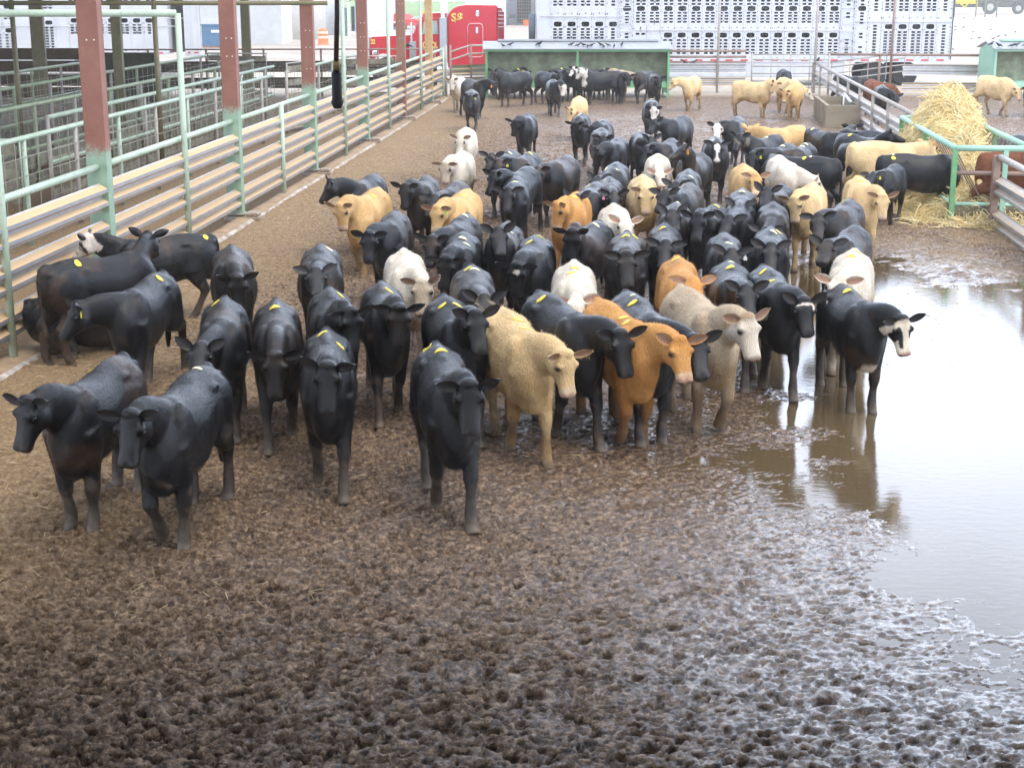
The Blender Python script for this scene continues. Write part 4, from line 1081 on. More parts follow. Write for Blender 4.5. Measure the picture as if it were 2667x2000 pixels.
# ------------------------------------------------------------------ pen structures
def zat(y, D):
    """height seen at photo row y when it stands D metres away"""
    return CAM_H - D*math.tan(PITCH - math.atan((1000-y)/FPX))
def xat(px, D):
    """X of photo column px at depth D (ground range)"""
    return (px-1333.5)/FPX*(D*0.968+1.0)

def paint_mat(name, cols, rough=0.55, rust=(0.16,0.07,0.035), rust_amt=0.35, green_below=None, sc=3.0):
    """old paint with rust patches; green_below: height of a colour change to pale green lower paint"""
    m, nt, bs = nmat(name); L = nt.links.new
    geo = N(nt, 'ShaderNodeNewGeometry')
    n1 = N(nt, 'ShaderNodeTexNoise', i_Scale=sc, i_Detail=8.0, i_Roughness=0.7); L(geo.outputs['Position'], n1.inputs['Vector'])
    n2 = N(nt, 'ShaderNodeTexNoise', i_Scale=sc*6, i_Detail=5.0, i_Roughness=0.7); L(geo.outputs['Position'], n2.inputs['Vector'])
    r1 = ramp(nt, n1.outputs[0], [(0.3, cols[0]), (0.7, cols[1])]); out = r1.outputs[0]
    if green_below is not None:
        sx = N(nt, 'ShaderNodeSeparateXYZ'); L(geo.outputs['Position'], sx.inputs[0])
        a = N(nt, 'ShaderNodeMath', operation='MULTIPLY_ADD'); L(n2.outputs[0], a.inputs[0]); a.inputs[1].default_value = 0.5; L(sx.outputs['Z'], a.inputs[2])
        rr = N(nt, 'ShaderNodeMapRange'); L(a.outputs[0], rr.inputs[0])
        rr.inputs[1].default_value = green_below+0.17; rr.inputs[2].default_value = green_below+0.33; rr.inputs[3].default_value = 1; rr.inputs[4].default_value = 0
        g = ramp(nt, n1.outputs[0], [(0.35, (0.20,0.31,0.22)), (0.62, (0.27,0.38,0.27))])
        mx = N(nt, 'ShaderNodeMix', data_type='RGBA'); L(rr.outputs[0], mx.inputs['Factor']); L(out, mx.inputs[6]); L(g.outputs[0], mx.inputs[7]); out = mx.outputs[2]
    r2 = ramp(nt, n2.outputs[0], [(0.72-0.3*rust_amt, (0,0,0)), (0.85-0.2*rust_amt, (1,1,1))])
    mx = N(nt, 'ShaderNodeMix', data_type='RGBA'); L(r2.outputs[0], mx.inputs['Factor']); L(out, mx.inputs[6]); mx.inputs[7].default_value = (*rust, 1)
    L(mx.outputs[2], bs.inputs['Base Color']); bs.inputs['Roughness'].default_value = rough
    bp = N(nt, 'ShaderNodeBump', i_Strength=0.2, i_Distance=0.01); L(n2.outputs[0], bp.inputs['Height']); L(bp.outputs[0], bs.inputs['Normal'])
    return m

def galv_mat(name, dirt=(0.50,0.35,0.195), amt=0.5):
    """galvanised sheet with dust lying on faces that look upwards"""
    m, nt, bs = nmat(name); L = nt.links.new
    geo = N(nt, 'ShaderNodeNewGeometry')
    n1 = N(nt, 'ShaderNodeTexNoise', i_Scale=2.5, i_Detail=8.0, i_Roughness=0.7); L(geo.outputs['Position'], n1.inputs['Vector'])
    n2 = N(nt, 'ShaderNodeTexNoise', i_Scale=14.0, i_Detail=5.0, i_Roughness=0.7); L(geo.outputs['Position'], n2.inputs['Vector'])
    r1 = ramp(nt, n1.outputs[0], [(0.3, (0.42,0.44,0.47)), (0.7, (0.62,0.64,0.68))])
    sx = N(nt, 'ShaderNodeSeparateXYZ'); L(geo.outputs['Normal'], sx.inputs[0])
    ab = N(nt, 'ShaderNodeMath', operation='ABSOLUTE'); L(sx.outputs['Z'], ab.inputs[0])
    a = N(nt, 'ShaderNodeMath', operation='MULTIPLY_ADD'); L(n2.outputs[0], a.inputs[0]); a.inputs[1].default_value = 0.9; L(ab.outputs[0], a.inputs[2])
    rr = N(nt, 'ShaderNodeMapRange'); L(a.outputs[0], rr.inputs[0]); rr.inputs[1].default_value = 1.05-amt; rr.inputs[2].default_value = 1.35-amt
    mx = N(nt, 'ShaderNodeMix', data_type='RGBA'); L(rr.outputs[0], mx.inputs['Factor']); L(r1.outputs[0], mx.inputs[6]); mx.inputs[7].default_value = (*dirt, 1)
    L(mx.outputs[2], bs.inputs['Base Color'])
    r3 = N(nt, 'ShaderNodeMapRange'); L(rr.outputs[0], r3.inputs[0]); r3.inputs[3].default_value = 0.38; r3.inputs[4].default_value = 0.85; L(r3.outputs[0], bs.inputs['Roughness'])
    mt = N(nt, 'ShaderNodeMapRange'); L(rr.outputs[0], mt.inputs[0]); mt.inputs[3].default_value = 0.75; mt.inputs[4].default_value = 0.0; L(mt.outputs[0], bs.inputs['Metallic'])
    return m

M_COL = paint_mat('red_oxide_paint', ((0.20,0.076,0.05), (0.275,0.118,0.08)), rust_amt=0.35, green_below=1.95, rust=(0.22,0.12,0.07))
M_COLR = paint_mat('rusty_yellow_paint', ((0.42,0.26,0.10), (0.55,0.38,0.19)), rust_amt=0.6, rust=(0.20,0.08,0.03), green_below=0.5)
M_GREEN = paint_mat('pale_green_paint', ((0.32,0.42,0.31), (0.46,0.54,0.43)), rust_amt=0.5, rust=(0.24,0.15,0.08))
M_TEAL = paint_mat('mint_green_paint', ((0.26,0.46,0.34), (0.34,0.54,0.42)), rust_amt=0.1, rust=(0.20,0.14,0.09))
M_MOSS = paint_mat('mossy_steel', ((0.10,0.105,0.035), (0.19,0.15,0.085)), rust_amt=0.5, rust=(0.09,0.055,0.03))
M_RUSTP = paint_mat('rusty_pipe', ((0.20,0.125,0.095), (0.30,0.21,0.165)), rust_amt=0.5, rust=(0.14,0.065,0.045))
M_GREYP = paint_mat('weathered_pipe', ((0.30,0.27,0.235), (0.42,0.38,0.335)), rust_amt=0.5, rust=(0.22,0.13,0.085))
M_GALV = galv_mat('dusty_guardrail', amt=0.42)
M_GALVC = galv_mat('bright_guardrail', amt=-0.12)
M_GALVD = galv_mat('dark_guardrail', dirt=(0.085,0.062,0.03), amt=0.85)
M_CONC = simple('concrete', (0.42,0.38,0.33), 0.85, var=0.25, vscale=6, bump=0.3, dirt=(0.24,0.17,0.10), dirt_amt=0.6)
M_CONCW = simple('chalky_concrete', (0.46,0.43,0.40), 0.85, var=0.3, vscale=8, bump=0.4, dirt=(0.22,0.15,0.08), dirt_amt=0.75, dscale=3)
M_WOOD = simple('weathered_boards', (0.085,0.055,0.028), 0.8, var=0.4, vscale=3, bump=0.4, dirt=(0.03,0.022,0.015), dirt_amt=0.5)
M_WOODG = simple('grey_boards', (0.26,0.235,0.17), 0.85, var=0.35, vscale=5, bump=0.4, dirt=(0.09,0.07,0.05), dirt_amt=0.5)
M_PENG = paint_mat('mossy_green_pipe', ((0.22,0.27,0.15), (0.34,0.38,0.25)), rust_amt=0.55, rust=(0.17,0.11,0.055))
M_WIRE = simple('dull_wire', (0.30,0.29,0.22), 0.7, var=0.3)
M_BLACK = simple('black_rubber', (0.012,0.012,0.012), 0.6, var=0.2)
M_TIN = simple('tin_roof', (0.30,0.315,0.325), 0.5, metal=0.3, var=0.15, vscale=3, dirt=(0.34,0.33,0.31), dirt_amt=0.5)
M_SHEDIN = simple('shed_back_sheet', (0.30,0.32,0.20), 0.8, var=0.25, vscale=3, dirt=(0.17,0.175,0.11), dirt_amt=0.55, dscale=2.5)
M_SHEDG = paint_mat('shed_green_paint', ((0.11,0.30,0.12), (0.17,0.38,0.18)), rust_amt=0.2, rust=(0.20,0.20,0.14))
M_SHEDP = paint_mat('pale_shed_green', ((0.22,0.42,0.29), (0.32,0.50,0.37)), rust_amt=0.3, rust=(0.36,0.42,0.36))

def wbeam(mb, a, b, face=1, depth=0.085, h=0.31, mi=0):
    """highway guardrail from a to b (centre line); bulges to the side given by face"""
    k = h/0.31
    out = [(0,.155),(.004,.140),(.060,.112),(depth,.095),(depth,.055),(.055,.030),(.022,.016),(.022,-.016),(.055,-.030),(depth,-.055),(depth,-.095),(.060,-.112),(.004,-.140),(0,-.155)]
    prof = [(p[0]*face, p[1]*k) for p in out] + [((p[0]-0.007)*face, p[1]*k) for p in reversed(out)]
    mb.prism(prof, a, b, mi)

# ---- left fence: guardrails, top rail, pipe posts, kerb
def FL(y, off=0.0, z=0.0):
    """point beside the left fence line, off metres towards the pen"""
    return Vector((fence_x(y)+off*0.9974, y-off*0.0714, z))
COLY = [19.95, 26.9, 33.6, 40.6, 47.6, 54.4]
for i, y in enumerate(COLY):
    o = empty('steel_column', FL(y, 0, 0), -math.atan(0.0716))
    names = ['nearest', 'second', 'third', 'fourth', 'fifth', 'sixth']
    tag(o, ['nearest red and green steel column on the left fence line', 'second red and green steel column from the left along the fence',
            'third column along the left fence, pale green below and red above', 'fourth column along the left fence, right behind the hanging black hose',
            'fifth column along the left fence, plain dull brown to the foot', 'rusty yellow column at the far end of the left fence'][i], 'column', 'steel columns along the left fence')
    w_ = 0.27 if i < 5 else 0.25
    mb = MB()
    mb.box((-w_/2,-0.10,0.16),(w_/2,-0.082,6.2)); mb.box((-w_/2,0.082,0.16),(w_/2,0.10,6.2)); mb.box((w_/2-0.02,-0.081,0.16),(w_/2-0.001,0.081,6.2)); mb.box((-0.012,-0.081,0.16),(0.012,0.081,6.2))
    m_ = M_COL if i < 4 else (M_COLR if i == 5 else paint_mat('brown_paint', ((0.22,0.10,0.065),(0.28,0.14,0.09)), rust_amt=0.3, rust=(0.24,0.16,0.10)))
    mb.build('shaft', m_, o, bevel=0.004)
    mb = MB(); mb.box((-w_/2-0.05,-0.17,-0.1),(w_/2+0.30,0.17,0.10)); mb.box((w_/2+0.06,-0.13,0.10),(w_/2+0.27,0.13,0.17)); mb.box((-w_/2-0.02,-0.13,0.12),(w_/2+0.03,0.13,0.16)); mb.build('footing', M_CONCW, o, bevel=0.02)
    mb = MB()
    for z in ((3.35,), (2.85,3.15), (2.3,2.75,3.1), (2.4,2.75,3.1), (2.5,3.0,3.5), ())[i]:
        for q in (-0.02, 0.075): mb.lathe((q,-0.10,z), [(0.012,0),(0.012,0.004),(0.008,0.008)], axis=(0,-1,0), n=10)
    if mb.v: mb.build('hole_lights', simple('hole_light', (0.7,0.62,0.55), 0.5), o)  # pale discs painted as light coming through holes in the column

fe = empty('guardrail_fence', FL(14.0), 0)
tag(fe, 'long fence of three dusty guardrails under a pale green pipe rail along the left side', 'fence')
def loc(p): return Vector(p) - fe.location
for zc, nm in ((1.375,0), (0.885,0), (0.40,0)):
    ys = [11.0]+COLY+[58.6]
    for a, b in zip(ys[:-1], ys[1:]):
        mb = MB(); j = random.Random(int(a*10+zc*7)); 
        wbeam(mb, loc(FL(a+0.03, 0.03, zc+j.uniform(-.015,.015))), loc(FL(b-0.03, 0.03, zc+j.uniform(-.015,.015))), face=1, h=0.36, depth=0.10)
        mb.build('guardrail', M_GALV, fe)
mb = MB(); 
ys = [11.0]+COLY+[58.6]
for a, b in zip(ys[:-1], ys[1:]):
    mb = MB(); mb.tube([loc(FL(a+0.10, 0.0, 1.75)), loc(FL(b-0.10, 0.0, 1.75))], 0.045, 10); mb.build('top_rail', M_GREEN, fe, smooth=True)
for y, top in ((16.4,3.62), (23.45,3.62), (30.2,1.8), (37.1,3.9), (44.2,3.9), (51.2,3.9), (57.5,1.85)):
    mb = MB(); mb.tube([loc(FL(y, 0.13, -0.1)), loc(FL(y, 0.13, top))], 0.047, 10); mb.build('post', M_GREEN, fe, smooth=True)
    if top < 1.9: pass
mb = MB()
n_ = 60; kp = []
rk = random.Random(5)
for i in range(n_+1):
    y = 13+i*(57.5-13)/n_
    kp.append((y, 0.42+rk.uniform(-.012,.012), 0.085+rk.uniform(-.012,.012)))
vs_ = []
for (y, o_, z) in kp: vs_ += [loc(FL(y, 0.05, -0.1)), loc(FL(y, 0.05, z)), loc(FL(y, o_-0.12, z-0.02)), loc(FL(y, o_-0.06, z-0.05)), loc(FL(y, o_, -0.1))]
M_KTOP = simple('dirty_kerb_top', (0.30,0.21,0.125), 0.9, var=0.3, vscale=5, bump=0.3)
kb = MB()
for k in range(4): kb.add(vs_, [(i*5+k, (i+1)*5+k, (i+1)*5+k+1, i*5+k+1) for i in range(n_)], 1 if k >= 2 else 0)
kb.build('concrete_kerb', [M_KTOP, M_CONCW], fe)

# ---- overhead pipe frames across the left pens
for (y, x0, z, posts) in ((23.45, -14.0, 3.62, (-9.6,)), (33.3, -16.0, 3.67, (-7.55, -10.55, -13.6))):
    f0 = FL(y, 0.0)
    o = empty('overhead_pipe_frame', (f0.x, f0.y, 0), 0)
    tag(o, 'nearer green pipe frame spanning the left pens' if y < 30 else 'farther mossy pipe frame spanning the left pens behind the nearer one', 'pipe frame')
    m_ = M_GREEN if y < 30 else M_MOSS
    mb = MB(); mb.tube([(0.1 if y < 30 else 0.5,0,z),(x0-f0.x,0,z)], 0.055 if y < 30 else 0.05, 10); mb.build('cross_pipe', m_, o, smooth=True)
    for px in posts:
        mb = MB(); mb.tube([(px-f0.x,0,-0.2),(px-f0.x,0,z+0.4)], 0.055, 10); mb.build('post', m_, o, smooth=True)

# ---- back rows of columns under the left roof
for i, (x, y, w_, lb) in enumerate(((-9.2,54.4,0.30,'mossy brown column in the left pens seen left of the white siding shed'), (-10.2,40.6,0.24,'brown column in the left pens just right of the nearest red column'), (-16.4,54.4,0.45,'thick moss covered column at the far left of the left pens'))):
    mb = MB(); mb.box((-w_/2,-0.1,-0.1),(w_/2,-0.08,6.3)); mb.box((-w_/2,0.08,-0.1),(w_/2,0.1,6.3)); mb.box((-0.015,-0.08,-0.1),(0.015,0.08,6.3)); mb.box((w_/2-0.012,-0.079,-0.1),(w_/2-0.002,0.079,6.3))
    o = mb.build('inner_column', M_MOSS, loc=(x,y,0)); tag(o, lb, 'column')

# ---- pens on the left: parallel pipe and mesh fences, board panels
def mesh_fence(off, y0, y1, top, label, boards=(), wires=True, m_=None, seed=1, gap=2.3):
    a = FL(y0, off); o = empty('pipe_and_mesh_fence', a, 0); tag(o, label, 'fence', 'fences of the left pens')
    m_ = m_ or (M_PENG if off < -4 else M_GREEN)
    f = lambda y, z, e=0: FL(y, off+e, z) - a
    mb = MB(); mb.tube([f(y0, top), f(y1, top)], 0.045, 8); mb.build('top_rail', m_, o, smooth=True)
    mb = MB(); mb.tube([f(y0, top*0.52), f(y1, top*0.52)], 0.035, 8); mb.build('mid_rail', m_, o, smooth=True)
    mb = MB(); y = y0; k = 0
    while y <= y1+0.01:
        pb = MB(); pb.tube([f(y, -0.2), f(y, top+0.04)], 0.04, 8); pb.build('post', m_ if k % 2 else M_GREYP, o, smooth=True)
        y += gap; k += 1
    if wires:
        wb = MB(); 
        for q in range(1, 6): wb.bar(f(y0, top*q/6, 0.03), f(y1, top*q/6, 0.03), 0.009, 0.011)
        y = y0
        while y < y1: wb.bar(f(y, 0.1, 0.035), f(y, top, 0.035), 0.009, 0.009); y += 0.46
        wb.build('wire_mesh', M_WIRE, o)
    for z0, z1 in boards:
        bb = MB(); bb.bar(f(y0+0.05, (z0+z1)/2, -0.06), f(y1-0.05, (z0+z1)/2, -0.06), 0.035, z1-z0); bb.build('board', M_WOODG, o)
mesh_fence(-2.55, 17, 41.2, 1.72, 'first pipe and wire mesh fence behind the guardrail fence', seed=2)
mesh_fence(-2.55, 43.0, 56.5, 1.72, 'far stretch of wire mesh fence behind the guardrails, near the black hose')
mesh_fence(-4.9, 19, 49.0, 1.75, 'second pipe and mesh fence with grey boards in the left pens', boards=((0.15,0.4),(0.5,0.75)), seed=3)
mesh_fence(-3.7, 28, 46.5, 1.7, 'extra green pipe fence between the first and second mesh fences', boards=((0.2,0.36),(0.8,0.95)), m_=M_GREEN, seed=8, gap=2.9)
mesh_fence(-7.3, 24, 54.0, 1.75, 'third pipe and mesh fence in the left pens', boards=((0.1,0.5),), seed=4)
mesh_fence(-9.8, 27, 47.0, 1.75, 'fourth pipe and mesh fence deep in the left pens', boards=((0.2,0.45),(0.6,0.85)), seed=5)
mesh_fence(-12.6, 30, 45.0, 1.7, 'deepest pipe and mesh fence in the left pens', boards=((0.1,0.5),(0.7,1.1)), seed=6)

def pen_gate(c, ang, wd, top, label, nb=4, m_=None):
    o = empty('pen_gate', c, ang); tag(o, label, 'gate')
    m_ = m_ or M_GREEN
    mb = MB(); mb.tube([(0,0,0.15),(0,0,top),(wd,0,top),(wd,0,0.15),(0,0,0.15)], 0.028, 8); mb.build('gate_frame', m_, o, smooth=True)
    for k in range(nb):
        z = 0.3+(top-0.45)*k/max(1, nb-1)
        bb = MB(); bb.box((0.03,-0.02,z-0.09),(wd-0.03,0.02,z+0.07)); bb.build('board', M_WOODG, o)
    return o
pen_gate(FL(24.6,-2.9), R(178), 2.4, 1.62, 'pale green gate of grey boards at the near left pens', 4)
pen_gate(FL(43.1,-2.55), R(75), 1.7, 1.95, 'narrow gate of grey boards standing open in the left pens', 5, M_GREYP)
pen_gate((-8.0,51.0,0), R(170), 2.0, 1.9, 'grey board gate left of the second red column', 5, M_GREYP)
pen_gate((-5.6,50.0,0), R(12), 1.9, 1.85, 'grey board gate right behind the third red column', 5, M_GREYP)

# dark boards and rails closing the left pens at the far end
o = empty('board_fence', (-21,56.6,0)); tag(o, 'dark brown board fence closing the far end of the left pens', 'fence')
for k, (z0, z1) in enumerate(((0.1,0.48),(0.52,0.92),(1.02,1.42),(1.45,1.86))):
    mb = MB(); mb.box((0,-0.02,z0),(6.2,0.02,z1)); mb.build('board', M_WOOD, o)
for k in range(4):
    mb = MB(); mb.box((k*2.05-0.05,0.025,-0.1),(k*2.05+0.05,0.12,1.95)); mb.build('post', M_WOOD, o)
mb = MB(); mb.box((-1.4,-0.03,0),(1.1,0.05,1.75)); so_ = mb.build('sheet_panel', simple('green_black_sheet', (0.035,0.045,0.022), 0.7, var=0.4, vscale=2, dirt=(0.03,0.018,0.01)), loc=(-13.6,55.5,0)); so_.name = 'sheet_panel'; tag(so_, 'dark green sheet panel between the board fence and the far guardrails', 'panel')
o = empty('far_guardrail_fence', (-13.4,57.6,0)); tag(o, 'dark dirty guardrail fence with a thin pipe rail behind the left pens', 'fence')
for z in (1.14, 0.55):
    mb = MB(); wbeam(mb, (0,0,z), (10.6,0.9,z), face=-1, h=0.40); mb.build('guardrail', M_GALVD, o)
mb = MB(); mb.tube([(-7,-0.2,1.76),(10.6,0.9,1.76)], 0.03, 8); mb.build('top_rail', M_RUSTP, o, smooth=True)
for k in range(6):
    mb = MB(); mb.tube([(k*2.1,0.12+k*0.18,-0.1),(k*2.1,0.12+k*0.18,1.8)], 0.04, 8); mb.build('post', M_RUSTP, o, smooth=True)

# ---- far fence of the main pen
o = empty('corner_fence', (-2.3,58.6,0)); tag(o, 'short fence of guardrails and pipes at the far left corner of the pen', 'fence')
for z in (0.98, 0.52):
    mb = MB(); wbeam(mb, (0,0,z),(1.5,1.2,z), face=-1, h=0.36); mb.build('guardrail', M_GALV, o)
for z in (1.85, 1.55):
    mb = MB(); mb.tube([(0,0,z-0.2),(0.7,0.7,z),(1.5,1.2,z)], 0.035, 8); mb.build('rail', M_GREYP, o, smooth=True)
for k in range(3):
    mb = MB(); mb.tube([(0.75*k,0.62*k,-0.1),(0.75*k,0.62*k,1.9)], 0.04, 8); mb.build('post', M_RUSTP, o, smooth=True)
o = empty('rear_fence', (5.7,60.2,0)); tag(o, 'rear fence of silver and rusty rails to the right of the feed shed', 'fence')
for z, r_, m_ in ((1.62,0.045,M_RUSTP),(1.40,0.045,M_RUSTP)):
    mb = MB(); mb.tube([(0,0,z),(3.3,0,z)], r_, 8); mb.build('rail', m_, o, smooth=True)
for z, m_ in ((0.95,M_GALVC),(0.45,M_GALV)):
    mb = MB(); wbeam(mb, (0,0,z),(3.3,0,z), face=-1, h=0.34); mb.build('guardrail', m_, o)
mb = MB(); mb.box((0,-0.02,1.16),(3.3,0.02,1.24)); mb.build('board', M_RUSTP, o)
o = empty('pipe_gate', (9.2,60.0,0)); tag(o, 'wide grey pipe gate in the middle of the rear fence', 'gate')
gw = 2.95
for z in (0.25,0.5,0.78,1.05,1.3,1.5):
    mb = MB(); mb.tube([(0,0,z),(gw,0,z)], 0.024, 8); mb.build('rail', M_GREYP, o, smooth=True)
mb = MB(); mb.tube([(0,0,0.15),(0,0,1.55)], 0.035, 8); mb.tube([(gw,0,0.15),(gw,0,1.55)], 0.035, 8)
for k in (1,2,3): mb.bar((gw*k/4,0,0.2),(gw*k/4,0,1.5),0.03,0.02)
mb.build('gate_frame', M_GREYP, o, smooth=True)
for k, (px, m_, lb, D, top) in enumerate(((1867, M_GREYP, 'tall thin pole left of the pipe gate', 60.1, 5.2), (2119, M_GREYP, 'tall thin pole at the right end of the pipe gate', 60.0, 5.2), (2316, M_RUSTP, 'tall rusty pole in front of the trailer tail', 59.8, 5.2), (1162, M_GREYP, 'short grey post between the far corner fence and the rusty column', 58.0, 1.9))):
    mb = MB(); mb.tube([(0,0,-0.1),(0,0,top)], 0.05, 10); p = mb.build('tall_pole' if k < 3 else 'corner_post', m_, loc=(xat(px, D), D, 0), smooth=True); tag(p, lb, 'pole')
o = empty('angled_gate', (12.25,60.2,0)); tag(o, 'slanting grey pipe gate behind the dividing fence corner', 'gate')
for k, z in enumerate((0.5,0.75,1.0,1.2)):
    mb = MB(); mb.tube([(0,0,z),(2.9,0.2,z+0.35)], 0.025, 8); mb.build('rail', M_GREYP, o, smooth=True)
mb = MB()
for k in range(5): mb.bar((0.05+k*0.7,0.01,0.3+0.08*k),(0.05+k*0.7,0.01,1.22+0.085*k),0.03,0.02)
mb.build('gate_frame', M_GREYP, o)
o = empty('right_rear_fence', (15.0,60.0,0)); tag(o, 'rear fence of bright silver guardrail beside the second feed shed', 'fence')
mb = MB(); mb.tube([(-2.9,0.1,1.50),(2.9,-0.1,1.47)], 0.05, 8); mb.build('top_rail', M_RUSTP, o, smooth=True)
mb = MB(); wbeam(mb, (0,0,0.92),(2.9,0,0.90), face=-1, h=0.42, depth=0.11); mb.build('guardrail', M_GALVC, o)
mb = MB(); wbeam(mb, (0,0,0.25),(2.9,0,0.25), face=-1, h=0.38); mb.build('guardrail', M_GALV, o)
mb = MB(); mb.tube([(-0.9,0.05,0),(-0.9,0.05,1.5)], 0.045, 8); mb.build('post', M_RUSTP, o, smooth=True)

# ---- dividing fence to the right
A_ = P(2118,243); B_ = P(2590,597)
o = empty('dividing_fence', B_, 0); tag(o, 'dividing fence of guardrails under a grey pipe running back from the hay feeder', 'fence')
dv = (B_-A_).normalized(); nn = Vector((dv.y,-dv.x,0))
def DF(t, z, e=0.0):  # t: metres from the far corner
    return A_ + dv*t + nn*e + Vector((0,0,z)) - B_
LL = (B_-A_).length
segs = [0, 6.2, 12.2, 18.2, 24.2]
mb = MB(); mb.tube([DF(0,1.17), DF(27.2,1.17)], 0.055, 10); mb.build('top_rail', M_GREYP, o, smooth=True)
for a, b in zip(segs[:-1], segs[1:]):
    mb = MB(); wbeam(mb, DF(a,0.69,-0.05), DF(b-0.03,0.69,-0.05), face=1, h=0.38, depth=0.10); mb.build('guardrail', M_GALVC, o)
for a, b in ((14.0,20.0),(20.0,26.5)):
    mb = MB(); wbeam(mb, DF(a,0.2,-0.05), DF(b,0.2,-0.05), face=1, h=0.34); mb.build('guardrail', M_GALVC, o)
t = 0.1
while t < 28:
    mb = MB(); mb.bar(DF(t,-0.1,0.06), DF(t,1.15,0.06), 0.07, 0.07, up=(0,1,0)); mb.build('post', M_GREYP, o); t += 3.05
o = empty('near_dividing_fence', B_, 0); tag(o, 'near end of the dividing fence, two silver guardrails at the right edge of the picture', 'fence')
def DN(t, z, e=0.0): return dv*t + nn*e + Vector((0,0,z))
for z in (0.72, 0.16):
    mb = MB(); wbeam(mb, DN(0,z,-0.04), DN(6.0,z,-0.04), face=1, h=0.36, depth=0.11); mb.build('guardrail', M_GALVC, o)
mb = MB(); mb.tube([DN(0,1.22), DN(6.0,1.22)], 0.055, 10); mb.build('top_rail', M_GREYP, o, smooth=True)
for t in (0.0, 3.0, 6.0):
    mb = MB(); mb.bar(DN(t,-0.1,0.05), DN(t,1.25,0.05), 0.11, 0.11, up=(0,1,0)); mb.build('post', M_RUSTP, o)

# ---- concrete water trough
c0 = P(2150,335); tl = 4.0; tw = 1.0; th_ = 0.66
o = empty('water_trough', c0, math.atan2(-dv.x, dv.y)*1.0+math.pi)
o.rotation_euler = (0,0, math.atan2(dv.y, dv.x)-math.pi/2+math.pi)
tag(o, 'weathered concrete water trough against the dividing fence', 'trough')
mb = MB(); t_ = 0.1
mb.box((0,0,-0.05),(tw,t_,th_)); mb.box((0,tl-t_,-0.05),(tw,tl,th_)); mb.box((0,t_,-0.05),(t_,tl-t_,th_)); mb.box((tw-t_,t_,-0.05),(tw,tl-t_,th_)); mb.box((t_,t_,-0.05),(tw-t_,tl-t_,0.1))
mb.build('basin', simple('mossy_concrete', (0.30,0.25,0.17), 0.8, var=0.3, vscale=3, bump=0.3, dirt=(0.15,0.11,0.06), dirt_amt=0.6), o)
mb = MB(); mb.box((t_,t_,0.4),(tw-t_,tl-t_,0.52)); mb.build('water', M_WATER, o)
mb = MB(); mb.tube([(0.5,0.2,0.3),(0.5,0.2,0.95)], 0.02, 8); mb.tube([(0.7,0.2,0.75),(0.85,3.2,0.78)], 0.05, 8); mb.build('supply_pipe', M_GALVC, o, smooth=True)

# ---- feed sheds
def feed_shed(c, rz, wd, label, green, post_m):
    o = empty('feed_shed', c, rz); tag(o, label, 'feed shed')
    dp = 1.9
    mb = MB(); mb.box((0,0.9,0.42),(wd,0.93,1.74))
    for k in range(1, 9): mb.box((wd*k/9-0.012,0.885,0.42),(wd*k/9+0.012,0.899,1.74))
    mb.build('back_sheet', M_SHEDIN, o)
    for k, x in enumerate((0.03, wd*0.5, wd-0.03)):
        mb = MB(); mb.box((x-0.04,-0.04,-0.05),(x+0.04,0.04,1.70)); mb.build('post', post_m, o)
        mb = MB(); mb.box((x-0.04,dp-0.04,-0.05),(x+0.04,dp+0.04,1.70)); mb.build('post', post_m, o)
    mb = MB(); mb.box((-0.04,-0.06,1.70),(wd+0.04,0.02,1.78)); mb.build('front_beam', green, o)
    zr = 2.02
    for s in (0, 1):
        mb = MB(); y0 = -0.14 if s == 0 else dp+0.14
        prof = [(-0.1,y0,1.78),(wd+0.1,y0,1.78),(wd+0.1,dp/2,zr),(-0.1,dp/2,zr)]
        mb.add(prof+[(p[0],p[1],p[2]+0.03) for p in prof], [(0,1,2,3),(7,6,5,4),(0,4,5,1),(1,5,6,2),(2,6,7,3),(3,7,4,0)]); mb.build('roof_sheet', M_TIN, o)
    mb = MB(); mb.box((0.45,dp/2-0.16,zr+0.02),(wd-0.35,dp/2+0.16,zr+0.09)); mb.build('roof_hatch', M_TIN if green is M_SHEDG else M_SHEDP, o)
    for x in (0.0, wd):
        mb = MB(); sx = 0.02
        pr = [(x-sx,0,0.35 if x else 0.1),(x-sx,dp,0.35 if x else 0.1),(x-sx,dp,1.77),(x-sx,dp/2,zr-0.02),(x-sx,0,1.77)]
        pr = [(x-sx,0.05,0.15),(x-sx,dp-0.05,0.15),(x-sx,dp-0.05,1.74),(x-sx,dp/2,zr-0.03),(x-sx,0.05,1.74)]
        q = pr+[(p[0]+2*sx,p[1],p[2]) for p in pr]
        mb.add(q, [(0,1,2,3,4),(9,8,7,6,5)]+[(i,(i+1)%5,5+(i+1)%5,5+i) for i in range(5)]); mb.build('end_panel', green, o)
    mb = MB(); prf = [(0.0,0.40),(0.02,0.62),(0.06,0.62),(0.10,0.44),(0.72,0.44),(0.84,0.62),(0.88,0.62),(0.84,0.40)]
    mb.add([(0.05,p[0],p[1]) for p in prf]+[(wd-0.05,p[0],p[1]) for p in prf], [(i,(i+1)%8,8+(i+1)%8,8+i) for i in range(8)]+[tuple(range(8)),tuple(range(15,7,-1))]); mb.build('feed_trough', green, o)
    return o
feed_shed((-0.97,57.5,0), 0, 6.75, 'green feed shed with a grey tin roof, cattle lined up at its trough', M_SHEDG, M_SHEDG)
feed_shed((17.75,57.6,0), 0, 6.75, 'second feed shed with pale green end wall at the right edge', M_SHEDP, M_SHEDP)

